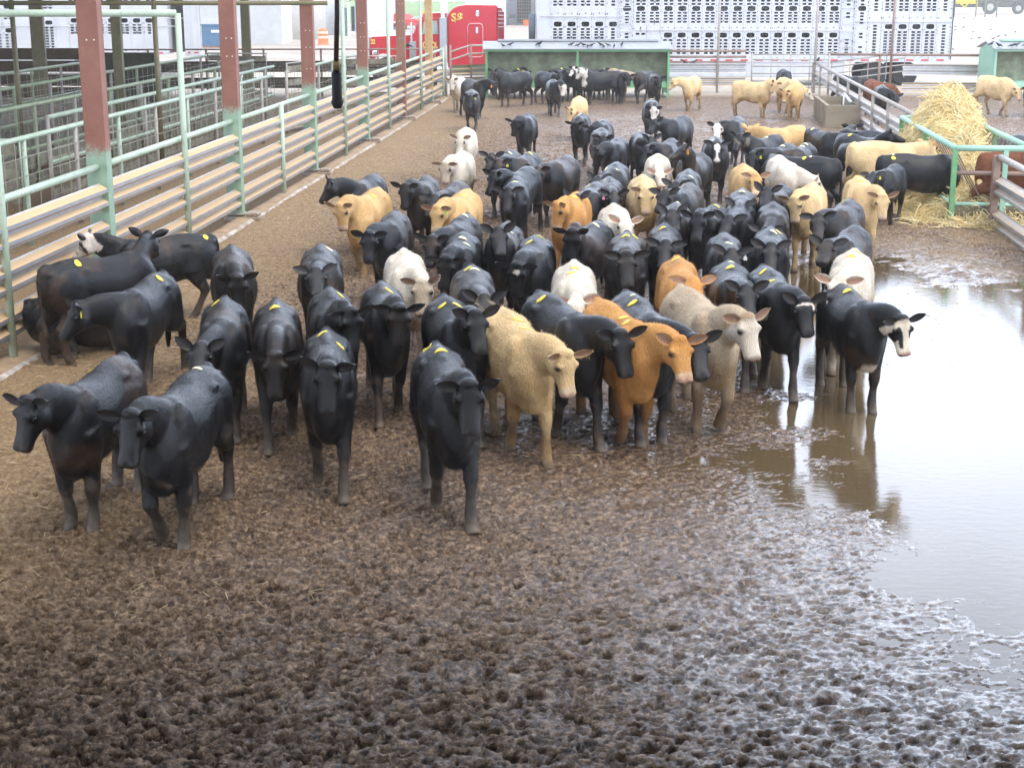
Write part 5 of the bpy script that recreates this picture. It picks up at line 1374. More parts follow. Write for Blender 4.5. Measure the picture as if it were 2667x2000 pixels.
# ---- hay feeder straddling the fence
C0 = P(2474,592); hl = 6.3; hw_ = 1.28; ht = 1.35
o = empty('hay_feeder', C0, math.atan2(dv.y, dv.x)+math.pi/2)   # local +Y runs back along the fence?
ang = math.atan2(-dv.y, -dv.x)       # direction from the near end to the far end
o.rotation_euler = (0,0,ang-math.pi/2)
tag(o, 'green pipe hay feeder with slanting bars, heaped with hay', 'hay feeder')
for pts, nm in ((((0,0,ht),(0,hl,ht)),'top_rail'), (((hw_,0,ht),(hw_,hl,ht)),'top_rail'), (((0,0,ht),(hw_,0,ht)),'top_rail'), (((0,hl,ht),(hw_,hl,ht)),'top_rail')):
    mb = MB(); mb.tube(pts, 0.052, 12); mb.build(nm, M_TEAL, o, smooth=True)
for (x, y) in ((0,0),(hw_,0),(0,hl*0.5),(hw_,hl*0.5),(0,hl),(hw_,hl),(hw_*0.5+0.2,0)):
    mb = MB(); mb.bar((x,y,-0.1),(x,y,ht),0.085,0.085,up=(0,1,0)); mb.build('post', M_SHEDG if (x, y) != (hw_*0.5+0.2,0) else M_TEAL, o)
for (x0,y0,x1,y1) in ((0,0,hw_,0),(0,hl,hw_,hl)):
    mb = MB(); mb.tube([(x0,y0,0.93),(x1,y1,0.93)], 0.04, 10); mb.build('mid_rail', M_RUSTP, o, smooth=True)
for (a, b) in (((0,0),(hw_,0)),((0,0),(0,hl)),((hw_,0),(hw_,hl)),((0,hl),(hw_,hl))):
    mb = MB(); mb.bar((a[0],a[1],0.20),(b[0],b[1],0.20),0.05,0.34); mb.build('trough_side', simple('muddy_trough', (0.17,0.15,0.09), 0.8, var=0.35, dirt=(0.09,0.065,0.04)), o)
    mb = MB(); mb.tube([(a[0],a[1],0.40),(b[0],b[1],0.40)], 0.035, 10); mb.build('trough_rim', M_TEAL, o, smooth=True)
for sx in (0, 1):
    for k in range(20):
        y = 0.15+k*(hl-0.3)/19
        x0 = 0.02 if sx == 0 else hw_-0.02; x1 = hw_*0.42 if sx == 0 else hw_*0.58
        mb = MB(); mb.bar((x0,y,ht-0.02),(x1,y,0.42),0.022,0.022); mb.build('slant_bar', M_RUSTP, o)

# hay: a lumpy heap under thousands of stalks
M_HAY = simple('hay_heap', (0.46,0.345,0.14), 0.9, var=0.45, vscale=7, bump=0.8, bscale=30)
M_STALK = [simple('pale_stalks', (0.78,0.65,0.36), 0.75, var=0.3, vscale=3), simple('golden_stalks', (0.62,0.46,0.19), 0.8, var=0.35, vscale=3)]
fx = dv*-1.0; sx_ = Vector((fx.y,-fx.x,0))
HC = C0 + sx_*(hw_*0.5)
def heap_h(u, v):
    """u metres back along the feeder from its near end, v sideways"""
    hv = np.exp(-(np.abs(v)/1.05)**2.0)
    prof = 0.34 + 0.40*sstep(1.2,3.0,u) + 1.22*np.exp(-(np.abs(u-4.6-0.3*v)/1.85)**1.5) - 0.5*sstep(6.3,7.4,u)
    low = 0.22*np.exp(-(np.abs(v-0.1)/0.85)**4)*sstep(-0.5,0.6,u)*sstep(7.5,6.5,u)
    return np.maximum(prof*hv*sstep(-0.3,0.25,u), low)
gu = np.linspace(-1.0, 8.2, 130); gv = np.linspace(-2.2, 2.2, 70)
GU, GV = np.meshgrid(gu, gv, indexing='ij')
GH = heap_h(GU, GV)*(0.85+0.3*fbm(GU*2, GV*2, 3, 4)) + 0.10*(fbm(GU*6, GV*6, 8, 3)-0.5)*(heap_h(GU,GV) > 0.05) - 0.06
HX = HC.x + fx.x*GU + sx_.x*GV; HY = HC.y + fx.y*GU + sx_.y*GV
hay = grid_mesh('hay_heap', HX, HY, GH, {}, M_HAY); tag(hay, 'heap of golden hay piled high in the green feeder', 'hay')
rh = np.random.default_rng(4)
for kind, n_ in ((0, 9500), (1, 8000)):
    u = rh.uniform(-0.6, 7.6, n_); v = np.clip(rh.normal(0, 0.62, n_), -1.25, 1.15)
    hh = heap_h(u, v)*(0.85+0.3*fbm(u*2, v*2, 3, 4)) + 0.01
    ln = rh.uniform(0.12, 0.42, n_); an = rh.uniform(0, 2*math.pi, n_); el = rh.normal(0.08, 0.36, n_)
    gx = (heap_h(u+0.1, v)-heap_h(u-0.1, v))/0.2; gy = (heap_h(u, v+0.1)-heap_h(u, v-0.1))/0.2
    du = np.cos(an); dv_ = np.sin(an); dz = gx*du+gy*dv_+np.tan(el)
    nm_ = np.sqrt(du*du+dv_*dv_+dz*dz); du, dv_, dz = du/nm_, dv_/nm_, dz/nm_
    vs_ = []; fs_ = []
    for i in range(n_):
        p = HC + fx*u[i] + sx_*v[i]; p = Vector((p.x, p.y, hh[i]))
        d = (fx*du[i] + sx_*dv_[i]); d = Vector((d.x, d.y, dz[i]))
        s = d.cross(Vector((0.3,0.2,1))).normalized()*0.005; w2 = d.cross(s).normalized()*0.005
        q = p + d*ln[i]*0.5 + Vector((0,0,0.03*ln[i]/0.3)); r_ = p + d*ln[i]; b0 = len(vs_)
        for c in (p, q, r_): vs_ += [c+s, c-s*0.5+w2, c-s*0.5-w2]
        for z_ in (0, 3):
            for k in range(3): fs_.append((b0+z_+k, b0+z_+(k+1) % 3, b0+z_+3+(k+1) % 3, b0+z_+3+k))
    me = bpy.data.meshes.new('stalks'); me.from_pydata(vs_, [], fs_); me.materials.append(M_STALK[kind])
    so_ = bpy.data.objects.new('stalks', me); COL.objects.link(so_); so_.parent = hay; so_['kind'] = 'stuff'
# ------------------------------------------------------------------ vehicles and buildings of the yard
M_ALU = simple('trailer_aluminium', (0.50,0.51,0.53), 0.45, metal=0.0, var=0.10, vscale=1.2, dirt=(0.50,0.50,0.50), dirt_amt=0.4)
M_ALUD = simple('trailer_inside_shade', (0.26,0.25,0.25), 0.7, var=0.3, vscale=1.0)  # darker copy of the aluminium, with the inside shade in its colour
M_REDW = simple('red_tape', (0.5,0.03,0.03), 0.5, var=0.1)
M_RED = simple('truck_red', (0.46,0.010,0.022), 0.22, var=0.06, spec=0.6)
M_CHROME = simple('chrome', (0.62,0.64,0.67), 0.18, metal=0.9, var=0.05)
M_GLASS, _nt, _bs = nmat('dark_glass'); _bs.inputs['Base Color'].default_value = (0.03,0.05,0.05,1); _bs.inputs['Roughness'].default_value = 0.06
M_GOLD = simple('gold_lettering', (0.72,0.52,0.10), 0.5, var=0.05)
M_WHITE = simple('white_siding', (0.80,0.80,0.78), 0.6, var=0.07, vscale=1.5)
M_BWHITE = simple('pale_blue_sheet', (0.55,0.60,0.66), 0.55, var=0.06, vscale=0.8)

def holed_panel(mb, x0, cols, z0, z1, y, mi=0):
    """sheet wall at depth y from x0 rightwards.  cols: (width, [(zc, rx, rz, [x offsets])]); every slot is a real hole"""
    nO = 10
    x = x0
    for wd, rows in cols:
        rows = sorted([r for r in rows if r[0]-r[2] > z0+0.01 and r[0]+r[2] < z1-0.01], key=lambda r: r[0])
        zb = z0
        for i, (zc, rx, rz, offs) in enumerate(rows):
            lo = zb if i == 0 else (rows[i-1][0]+rows[i-1][2]+zc-rz)/2
            hi = z1 if i == len(rows)-1 else (zc+rz+rows[i+1][0]-rows[i+1][2])/2
            k = len(offs)
            edges = [x] + [x+wd/2+(offs[j]+offs[j+1])/2 for j in range(k-1)] + [x+wd]
            for j in range(k):
                xa, xb = edges[j], edges[j+1]; cx = x+wd/2+offs[j]
                ov = []; bd = []
                for q in range(nO*2):
                    a = 2*math.pi*q/(nO*2)
                    ca, sa = math.cos(a), math.sin(a)
                    px = cx + rx*math.copysign(abs(ca)**0.6, ca); pz = zc + rz*math.copysign(abs(sa)**0.6, sa)
                    ov.append((px, y, pz))
                    m_ = max(abs(ca), abs(sa)); bx, bz = ca/m_, sa/m_
                    bd.append(((xa+xb)/2+(xb-xa)/2*bx, y, (lo+hi)/2+(hi-lo)/2*bz))
                n = nO*2
                mb.add(ov+bd, [(q, (q+1) % n, n+(q+1) % n, n+q) for q in range(n)], mi)
        if not rows: mb.add([(x,y,z0),(x+wd,y,z0),(x+wd,y,z1),(x,y,z1)], [(0,1,2,3)], mi)
        x += wd
    return x

SM = (0.082, 0.041)
def pairs(zs): return [(z, SM[0], SM[1], (-0.115, 0.115)) for z in zs]
def single(zs): return [(z, SM[0], SM[1], (0.0,)) for z in zs]
def big(z): return [(z, 0.165, 0.10, (0.0,))]
MID = pairs([3.85,3.72,3.58,3.45,3.32]) + big(3.14) + pairs([2.97,2.85,2.73,2.61]) + big(2.08) + pairs([1.88,1.75,1.62,1.49,1.36])
MIDB = pairs([3.45,3.32]) + big(3.14) + pairs([2.97,2.85,2.73,2.61]) + pairs([2.13])
FRT = pairs([3.9,3.78,3.66,3.42,3.29]) + big(2.52) + pairs([2.32,2.20,2.09,1.97])
FRT1 = single([3.9,3.78,3.66,3.42,3.29]) + big(2.52) + single([2.32,2.20,2.09,1.97])
LAD = single([3.45,3.3]) + big(3.14) + single([2.95,2.83,2.70,2.57]) + single([2.13,2.0,1.6,1.4])
REAR = pairs([3.85,3.72,3.58,3.45,3.32,3.20,3.08]) + big(2.42) + pairs([2.20,2.08,1.96,1.84,1.72,1.60,1.48,1.36])
REAR1 = single([3.85,3.72,3.58,3.45,3.32,3.20,3.08]) + single([2.45,2.33,2.20,2.08,1.96,1.84,1.72,1.60,1.48,1.36])
W = 0.565
def trailer(name, org, cols, label, L_):
    o = empty('livestock_trailer', org); tag(o, label, 'livestock trailer', 'aluminium livestock trailers')
    z0, z1, wd = 1.16, 4.08, 2.55
    mb = MB(); holed_panel(mb, 0, cols, z0, z1, 0)
    x = 0
    for (w_, r_) in cols:
        mb.box((x-0.018,-0.022,z0),(x+0.018,-0.003,z1)); x += w_
    mb.build('near_side', M_ALU, o)
    mb = MB(); mb.box((0,wd-0.02,z0),(L_,wd,z1))
    for k in range(int(L_/1.4)): mb.box((0.5+k*1.4,wd*0.45,z0),(0.56+k*1.4,wd*0.47,z1))
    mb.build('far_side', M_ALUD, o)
    mb = MB(); mb.box((0,0.01,z1),(L_,wd-0.01,z1+0.04)); mb.build('roof', M_ALU, o)
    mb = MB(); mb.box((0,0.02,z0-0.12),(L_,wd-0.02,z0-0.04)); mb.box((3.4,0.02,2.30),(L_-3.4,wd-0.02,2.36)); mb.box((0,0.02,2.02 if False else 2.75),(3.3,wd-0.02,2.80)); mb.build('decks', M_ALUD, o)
    mb = MB(); mb.box((-0.04,0,z0-0.1),(0,wd,z1)); mb.build('front_wall', M_ALU, o)
    mb = MB(); mb.box((L_,0.0,z0-0.1),(L_+0.05,0.12,z1)); mb.box((L_,wd-0.12,z0-0.1),(L_+0.05,wd,z1)); mb.box((L_,0.13,z1-0.15),(L_+0.05,wd-0.13,z1)); mb.box((L_+0.005,0.121,z0),(L_+0.02,wd-0.121,z1-0.16)); mb.build('rear_frame', M_ALU, o)
    mb = MB(); mb.box((0,-0.035,z0-0.16),(L_,-0.002,z0+0.0)); mb.build('lower_rail', M_ALU, o)
    mb = MB(); x = 0.3
    while x < L_-0.4: mb.box((x,-0.041,z0-0.11),(x+0.3,-0.036,z0-0.05)); x += 0.62
    mb.build('red_reflective_tape', M_REDW, o)
    mb = MB(); mb.box((3.9,0.0,0.42),(L_-4.3,0.03,z0-0.17)); mb.box((3.9,wd-0.03,0.42),(L_-4.3,wd,z0-0.17)); mb.box((3.9,0.04,0.40),(L_-4.3,wd-0.04,0.44)); mb.box((3.87,0.03,0.42),(3.9,wd-0.03,z0-0.17)); mb.box((L_-4.3,0.03,0.42),(L_-4.27,wd-0.03,z0-0.17))
    for k in range(12): mb.box((4.1+k*0.65,-0.02,0.46),(4.14+k*0.65,-0.001,z0-0.18))
    mb.build('belly', M_ALU, o)
    for x in (L_-3.0, L_-1.75):
        for y in (0.18, wd-0.5):
            mb = MB(); mb.lathe((x,y-0.14,0.52), [(0.28,0.0),(0.48,0.0),(0.52,0.05),(0.52,0.25),(0.48,0.3),(0.28,0.3)], axis=(0,1,0), n=24); w_ = mb.build('wheel', M_BLACK, o, smooth=False)
            mb = MB(); mb.lathe((x,y-0.10,0.52), [(0.27,0.0),(0.25,0.04),(0.10,0.09),(0.07,-0.03)], axis=(0,1,0), n=20); mb.build('rim', M_CHROME, w_)
    for x in (3.35, 12.45):
        if x < L_-1:
            mb = MB()
            for k in range(9): mb.box((x-0.02,-0.07,1.3+k*0.31),(x+0.50,-0.045,1.325+k*0.31))
            mb.box((x-0.045,-0.07,1.2),(x-0.021,-0.045,4.0)); mb.box((x+0.501,-0.07,1.2),(x+0.525,-0.045,4.0))
            mb.build('ladder', M_ALU, o)
    mb = MB(); mb.tube([(0.1,-0.05,2.83),(3.3,-0.05,2.83)], 0.02, 6); mb.tube([(4.0,-0.05,2.27),(12.4,-0.05,2.27)], 0.02, 6); mb.tube([(13,-0.05,2.62),(L_,-0.05,2.62)], 0.02, 6); mb.build('rub_rail', M_ALU, o, smooth=True)
    return o
cols = [(0.55, [])] + [(W, FRT)]*4 + [(W, FRT1), (W, LAD), (W, MIDB), (W, pairs([3.45,3.32])+big(3.14)+pairs([2.97,2.85,2.73,2.61]))] + [(W, MID)]*13 + [(W, single([3.45,3.3,2.95,2.8,1.9,1.75,1.62,1.5,1.38])), (W, LAD), (W, REAR1)] + [(W, REAR)]*4 + [(W, REAR1)]
LT = sum(c[0] for c in cols)
tr = trailer('t', (xat(1396, 64.5)+0.05, 64.5, 0), cols, 'long aluminium livestock trailer full of oval holes behind the feed shed', LT)
mb = MB(); mb.lathe((-0.35,0.7,2.40), [(0.28,0.0),(0.48,0.0),(0.53,0.05),(0.53,0.22),(0.48,0.27),(0.28,0.27)], axis=(1,0,0), n=24); mb.build('spare_tyre', simple('blue_grey_rubber', (0.09,0.12,0.14), 0.7), tr)
mb = MB(); mb.tube([(LT+0.06,-0.03,1.1),(LT+0.06,-0.03,4.0)], 0.02, 6); mb.build('hose', M_BLACK, tr)
cols2 = [(W, MID)]*9 + [(0.7, []), (W, REAR1), (W, REAR), (0.6, [])] + [(W, FRT)]*6 + [(W, FRT1), (0.5, [])]
L2 = sum(c[0] for c in cols2)
tr2 = trailer('t', (xat(441, 71.5)-L2, 71.5, 0), cols2, 'aluminium livestock trailer seen through the left pens', L2)
# open tail of the left trailer: shaded inside put in as a dark block, and a white swung gate
mb = MB(); mb.box((0.12,0.3,1.1),(0.9,2.2,3.9)); t3 = mb.build('dark_trailer_tail', M_BLACK, loc=(xat(447,71.5), 72.0, 0)); t3.data.materials[0] = simple('tail_shade', (0.03,0.03,0.028), 0.7, var=0.6, vscale=8); tag(t3, 'dark block painted as the shaded inside of the left trailer tail', 'dark interior')
mb = MB(); mb.box((0,0,0.95),(0.72,0.08,4.3)); mb.box((0.02,-0.04,0.95),(0.08,-0.001,4.3)); mb.box((0.30,-0.03,0.95),(0.34,-0.001,4.3)); mb.box((0.64,-0.04,0.95),(0.70,-0.001,4.3)); mb.box((0.1,-0.05,0.2),(0.6,0.0,0.94))
mb.build('panel', M_ALU, None); t4 = bpy.data.objects['panel']; t4.name = 'standing_panel'; t4.location = (xat(488,71.5), 71.3, 0); tag(t4, 'tall white panel with red reflectors right of the left trailer', 'panel')
mb = MB(); mb.box((0.15,-0.06,1.08),(0.24,-0.051,1.14)); mb.box((0.42,-0.06,1.08),(0.60,-0.051,1.14)); mb.build('reflector', M_REDW, t4)

# ---- red truck
TY = 66.5
def tx(px): return xat(px, TY)
def tz(py): return zat(py, TY)
tk = empty('truck_tractor', (tx(965), TY, 0)); tag(tk, 'red long nosed truck with a tall sleeper parked beyond the fence', 'truck')
ox = tx(965)
X = lambda px: tx(px)-ox
def prism_y(mb, prof, y0, y1, mi=0):
    n = len(prof)
    mb.add([(p[0], y0, p[1]) for p in prof]+[(p[0], y1, p[1]) for p in prof], [(i, (i+1) % n, n+(i+1) % n, n+i) for i in range(n)]+[tuple(range(n)), tuple(range(2*n-1, n-1, -1))], mi)
TW = 2.2
mb = MB(); prof = [(0.05,0.75),(0.0,1.0),(0.0,1.85),(0.08,1.95),(X(1067),2.02),(X(1067),0.8),(X(1052),0.8)]
# wheel arch cut
arc = [(X(1000)+0.62*math.cos(a), 0.55+0.72*math.sin(a)) for a in [math.pi*k/10 for k in range(0, 11)]]
prof = [(0.0,0.62),(0.0,1.85),(0.08,1.95),(X(1067),2.02),(X(1067),0.62)] + [p for p in arc if p[1] > 0.62]
prism_y(mb, prof, 0.18, TW-0.18); mb.build('hood', M_RED, tk, bevel=0.05)
mb = MB(); n_ = 14
pr_o = [(X(1000)+0.70*math.cos(math.pi*k/n_), 0.52+0.84*math.sin(math.pi*k/n_)) for k in range(n_+1)]; pr_i = [(X(1000)+0.60*math.cos(math.pi*k/n_), 0.52+0.74*math.sin(math.pi*k/n_)) for k in range(n_, -1, -1)]
prism_y(mb, pr_o+pr_i, -0.02, 0.5); mb.build('mudguard', M_RED, tk)
mb = MB(); mb.box((-0.07,0.25,0.85),(-0.001,TW-0.25,1.98)); mb.box((-0.22,0.0,0.42),(-0.08,TW,0.78)); mb.build('grille_and_bumper', M_CHROME, tk, bevel=0.02)
mb = MB(); mb.lathe((0.10,0.10,1.28),[(0.10,0),(0.13,0.05),(0.13,0.22)],axis=(1,0,0),n=14); mb.build('headlight', M_CHROME, tk)
mb = MB(); prof = [(X(1067),0.62),(X(1067),2.02),(X(1078),2.08),(X(1098),2.80),(X(1105),2.90),(X(1150),2.95),(X(1163),2.95),(X(1163),0.62)]
prism_y(mb, prof, 0.06, TW-0.06); mb.build('cab', M_RED, tk, bevel=0.04)
mb = MB(); mb.add([(X(1079)-0.012,0.2,2.13),(X(1096)-0.012,0.25,2.72),(X(1096)-0.012,TW-0.25,2.72),(X(1079)-0.012,TW-0.2,2.13)],[(0,1,2,3)]); mb.build('windscreen', M_GLASS, tk)
mb = MB(); prism_y(mb, [(X(1101),2.06),(X(1106),2.58),(X(1140),2.62),(X(1143),2.06)], 0.045, 0.058); mb.build('side_window', simple('pale_glass', (0.30,0.38,0.36), 0.1, var=0.2), tk, bevel=0.004)
mb = MB(); mb.tube([(X(1094),0.04,0.85),(X(1094),0.04,2.05),(X(1101),0.04,2.68),(X(1144),0.04,2.72),(X(1147),0.04,2.05),(X(1147),0.04,0.85),(X(1094),0.04,0.85)],0.014,6); mb.build('door_seam', simple('pink_edge', (0.55,0.16,0.16), 0.4), tk)
mb = MB(); prism_y(mb, [(X(1078)-0.1,2.66),(X(1078)-0.1,2.70),(X(1105),2.84),(X(1105),2.78)], 0.05, TW-0.05); mb.build('sun_visor', M_CHROME, tk)
mb = MB(); mb.lathe((X(1100),0.5,2.90),[(0.05,0),(0.06,0.04),(0.03,0.1)],n=12); mb.lathe((X(1100),1.1,2.90),[(0.05,0),(0.06,0.04),(0.03,0.1)],n=12); mb.build('roof_lamp', simple('amber_lamp', (0.8,0.4,0.05), 0.3), tk)
mb = MB(); mb.tube([(X(1074),-0.12,1.75),(X(1074),-0.12,2.55)],0.05,8); mb.box((X(1069),-0.2,0.95),(X(1086),0.05,1.78)); mb.build('air_cleaner', M_CHROME, tk)
sl_ = [(X(1167),0.62),(X(1167),2.75),(X(1170),2.92),(X(1180),3.10),(X(1196),3.22),(X(1215),3.27),(X(1296),3.25),(X(1296),0.62)]
mb = MB(); prism_y(mb, sl_, -0.02, TW+0.02); mb.build('sleeper', M_RED, tk, bevel=0.06)
mb = MB(); prism_y(mb, [(X(1298),0.75),(X(1297),3.15),(X(1306),3.13),(X(1313),2.95),(X(1313),0.75)], 0.03, TW-0.03); mb.build('rear_extender', simple('dark_truck_red', (0.22,0.006,0.015), 0.3, var=0.1), tk)
mb = MB()
for k in range(5): mb.box((X(1298),0.005,2.35+k*0.16),(X(1312),0.028,2.37+k*0.16))
mb.build('extender_ribs', M_CHROME, tk)
def rrect(x0, x1, z0, z1, r):
    pts = []
    for (cx, cz, a0) in ((x1-r,z1-r,0),(x0+r,z1-r,90),(x0+r,z0+r,180),(x1-r,z0+r,270)):
        for k in range(5):
            a = R(a0+k*22.5); pts.append((cx+r*math.cos(a), -0.035, cz+r*math.sin(a)))
    return pts+[pts[0]]
mb = MB(); mb.tube(rrect(X(1219),X(1258),1.12,2.50,0.14),0.022,6); mb.build('locker_door', simple('pink_seal', (0.62,0.32,0.32), 0.5), tk)
mb = MB(); mb.tube(rrect(X(1241),X(1248),2.80,3.02,0.04),0.02,6); mb.box((X(1242),-0.06,2.82),(X(1247),-0.021,3.0)); mb.box((X(1240),-0.05,2.10),(X(1246),-0.021,2.36)); mb.build('vent_and_handle', M_CHROME, tk)
mb = MB(); mb.box((X(1147),-0.26,0.9),(X(1165),-0.04,2.75)); mb.build('stack_shield', simple('brushed_steel', (0.42,0.45,0.48), 0.35, metal=0.7, var=0.12), tk, bevel=0.02)
for y in (-0.16, TW+0.16):
    mb = MB(); mb.tube([(X(1156),y,0.9),(X(1156),y,4.0)],0.085,12); mb.build('exhaust_stack', M_CHROME, tk, smooth=True)
for (px, y) in ((1000,0.05),(1000,TW-0.35),(1345,0.05),(1345,TW-0.35),(1420,0.05),(1420,TW-0.35)):
    mb = MB(); mb.lathe((X(px),y,0.52),[(0.30,0.0),(0.48,0.0),(0.52,0.05),(0.52,0.25),(0.48,0.3),(0.30,0.3)],axis=(0,1,0),n=24); w_ = mb.build('wheel', M_BLACK, tk)
    mb = MB(); mb.lathe((X(px),y+0.02,0.52),[(0.29,0.0),(0.27,0.05),(0.13,0.07),(0.11,-0.06),(0.05,-0.08)],axis=(0,1,0),n=20); mb.build('rim', M_CHROME, w_)
mb = MB(); mb.box((X(1060),0.6,0.55),(X(1440),1.6,0.75)); mb.build('chassis', M_BLACK, tk)
mb = MB(); mb.lathe((X(1105),0.30,0.62),[(0.28,0),(0.30,0.03),(0.30,1.1),(0.28,1.13)],axis=(1,0,0),n=20); mb.lathe((X(1185),0.30,0.62),[(0.28,0),(0.30,0.03),(0.30,1.5),(0.28,1.53)],axis=(1,0,0),n=20); mb.build('fuel_tank', M_CHROME, tk, smooth=False)
def text(s, size, p, par, m, sx=1.0, name='lettering', bold=0.012):
    c = bpy.data.curves.new(name, 'FONT'); c.body = s; c.size = size; c.extrude = 0.004; c.offset = bold
    c.materials.append(m)
    t = bpy.data.objects.new(name, c); COL.objects.link(t); t.parent = par
    me = bpy.data.meshes.new_from_object(t.evaluated_get(bpy.context.evaluated_depsgraph_get())); bpy.data.objects.remove(t)
    t = bpy.data.objects.new(name, me); COL.objects.link(t); t.parent = par
    t.location = p; t.rotation_euler = (R(90), 0, 0); t.scale = (sx, 1, 1)
    return t
text('S', 0.46, (X(1177),-0.03,2.60), tk, M_GOLD, 1.0); text('$', 0.44, (X(1192),-0.03,2.62), tk, M_GOLD, 1.05); text('v', 0.26, (X(1184.5),-0.03,2.56), tk, M_GOLD, 0.8)
text('22', 0.26, (X(967),0.175,1.66), tk, M_GOLD, 0.72)
text('C', 0.34, (X(1102),0.05,1.50), tk, M_GOLD, 0.62); text('OL', 0.34, (X(1125),0.05,1.50), tk, M_GOLD, 0.58)
text('---  ---', 0.14, (X(1104),0.05,1.38), tk, M_GOLD, 1.2, bold=0.006)

# ---- red car
cy_ = 152.0
cr_ = empty('hatchback_car', (xat(1005,cy_), cy_, 0), R(-28)); tag(cr_, 'small red hatchback parked far back by the pale blue building', 'car')
Mcar = simple('car_red', (0.50,0.02,0.015), 0.25, var=0.05)
mb = MB(); n8 = [(0.0,0.35),(0.03,0.85),(0.18,0.95),(0.5,1.42),(0.8,1.50),(1.9,1.48),(2.7,0.98),(3.8,0.85),(4.0,0.6),(3.95,0.32)]
vs_ = [(x_ if True else 0, y_, z_) for x_ in ()  for y_ in () for z_ in ()]
q = [(0.0,p[0],p[1]) for p in n8]+[(1.75,p[0],p[1]) for p in n8]; m8 = len(n8)
q = [(0.0 if p[1] < 1 else 0.16, p[0], p[1]) for p in n8]+[(1.75 if p[1] < 1 else 1.59, p[0], p[1]) for p in n8]
mb.add(q, [(i,(i+1)%m8,m8+(i+1)%m8,m8+i) for i in range(m8)]+[tuple(range(m8)),tuple(range(2*m8-1,m8-1,-1))]); mb.build('body', Mcar, cr_, bevel=0.06)
mb = MB(); mb.add([(0.26,0.235,1.0),(1.49,0.235,1.0),(1.42,0.48,1.36),(0.33,0.48,1.36)],[(0,1,2,3)]); mb.build('rear_window', M_GLASS, cr_)
mb = MB(); mb.add([(1.735,0.5,0.98),(1.735,2.5,0.98),(1.60,1.85,1.42),(1.60,0.65,1.42)],[(0,1,2,3)]); mb.build('side_window', M_GLASS, cr_)
mb = MB(); mb.box((0.6,-0.03,0.62),(1.15,0.02,0.78)); mb.build('number_plate', M_ETW, cr_)
mb = MB(); mb.box((0.05,-0.04,0.28),(1.7,0.1,0.45)); mb.build('bumper', M_BLACK, cr_)
for (x, y) in ((0.05,0.7),(1.6,0.7),(0.05,3.1),(1.6,3.1)):
    mb = MB(); mb.lathe((x,y,0.31),[(0.15,0),(0.30,0.0),(0.31,0.1),(0.30,0.18),(0.15,0.18)],axis=(1,0,0),n=16); mb.build('wheel', M_BLACK, cr_)
for x in (0.12,1.5):
    mb = MB(); mb.box((x-0.08,0.0,0.78),(x+0.16,0.08,0.92)); mb.build('tail_light', M_REDW, cr_)

# ---- buildings
def siding_building(name, x0, x1, y, dpt, h, label, m_, step=0.2, roof=True):
    o = empty(name, (x0,y,0)); tag(o, label, 'building')
    wd = x1-x0; mb = MB()
    k = 0; z = 0
    while z < h-0.01:
        z2 = min(h, z+step)
        mb.add([(0,-0.02,z),(wd,-0.02,z),(wd,0,z2),(0,0,z2),(wd+0.02,0,z),(wd+0.02,dpt,z),(wd,dpt,z2)],[(0,1,2,3),(4,5,6,2),(0,3,2,1)]); z = z2
        mb.box((0,-0.021,z-step),(wd,-0.001,z-step+0.012))
    mb.box((0,0.01,0),(wd-0.01,dpt,h)); mb.build('wall', m_, o)
    if roof:
        mb = MB(); mb.add([(-0.2,-0.25,h),(wd+0.25,-0.25,h),(wd+0.25,dpt/2,h+0.9),(-0.2,dpt/2,h+0.9),(-0.2,dpt+0.2,h),(wd+0.25,dpt+0.2,h)],[(0,1,2,3),(3,2,5,4),(0,3,4),(1,5,2)]); mb.build('roof', M_TIN, o)
    return o
sb = siding_building('siding_shed', xat(520,113), xat(736,113), 113, 5.0, 3.3, 'white lap sided shed behind the left pens', M_WHITE)
mb = MB(); mb.box((xat(736,113)-xat(520,113)+0.03,1.4,0),(xat(736,113)-xat(520,113)+0.07,2.6,2.4)); mb.build('side_door', M_BWHITE, sb)
tank = MB(); tank.lathe((0,0,0),[(1.5,0),(1.5,5.0),(1.2,5.6),(0.1,5.9)],n=32)
t5 = tank.build('storage_tank', simple('white_tank', (0.62,0.60,0.56), 0.5, var=0.08), loc=(xat(800,124),124,0), smooth=True); tag(t5, 'white upright storage tank beside the siding shed', 'tank')
tank = MB(); tank.lathe((0,0,0),[(0.9,0),(0.9,4.6),(0.6,5.0),(0.1,5.1)],n=28)
t6 = tank.build('storage_tank', simple('grey_white_tank', (0.55,0.56,0.58), 0.5, var=0.1), loc=(xat(862,135),135,0), smooth=True); tag(t6, 'slim grey white tank behind the orange drum', 'tank')
# fuel pump island
fp = empty('fuel_pump', (xat(888,132),132,0)); tag(fp, 'blue and white fuel pump with hoses beyond the black hose', 'fuel pump')
for (x0,x1,z0,z1,m_,nm) in ((0,0.5,0.0,2.3,simple('pump_green', (0.10,0.16,0.14), 0.5),'cabinet'),(1.25,1.6,0.3,2.7,simple('pump_blue', (0.10,0.25,0.55), 0.4),'cabinet'),(0.62,0.75,0,2.9,M_WHITE,'upright'),(1.7,1.85,0,3.3,M_WHITE,'upright'),(0.9,1.15,0.4,2.4,M_BLACK,'cabinet'),(0.55,1.0,2.95,3.4,M_REDW,'sign_box')):
    mb = MB(); mb.box((x0,0,z0),(x1,0.5,z1)); mb.build(nm, m_, fp)
mb = MB(); mb.tube([(0.6,-0.1,2.8),(1.2,-0.15,3.0),(1.6,-0.2,2.0),(1.75,-0.2,0.4),(2.1,-0.3,0.05)],0.035,6); mb.build('hose', M_BLACK, fp)
mb = MB(); mb.lathe((0,0,0),[(0.42,0),(0.42,0.08),(0.37,0.12),(0.36,0.42),(0.34,0.44),(0.33,0.74),(0.31,0.76),(0.30,1.05),(0.22,1.10),(0.08,1.16)],n=20)
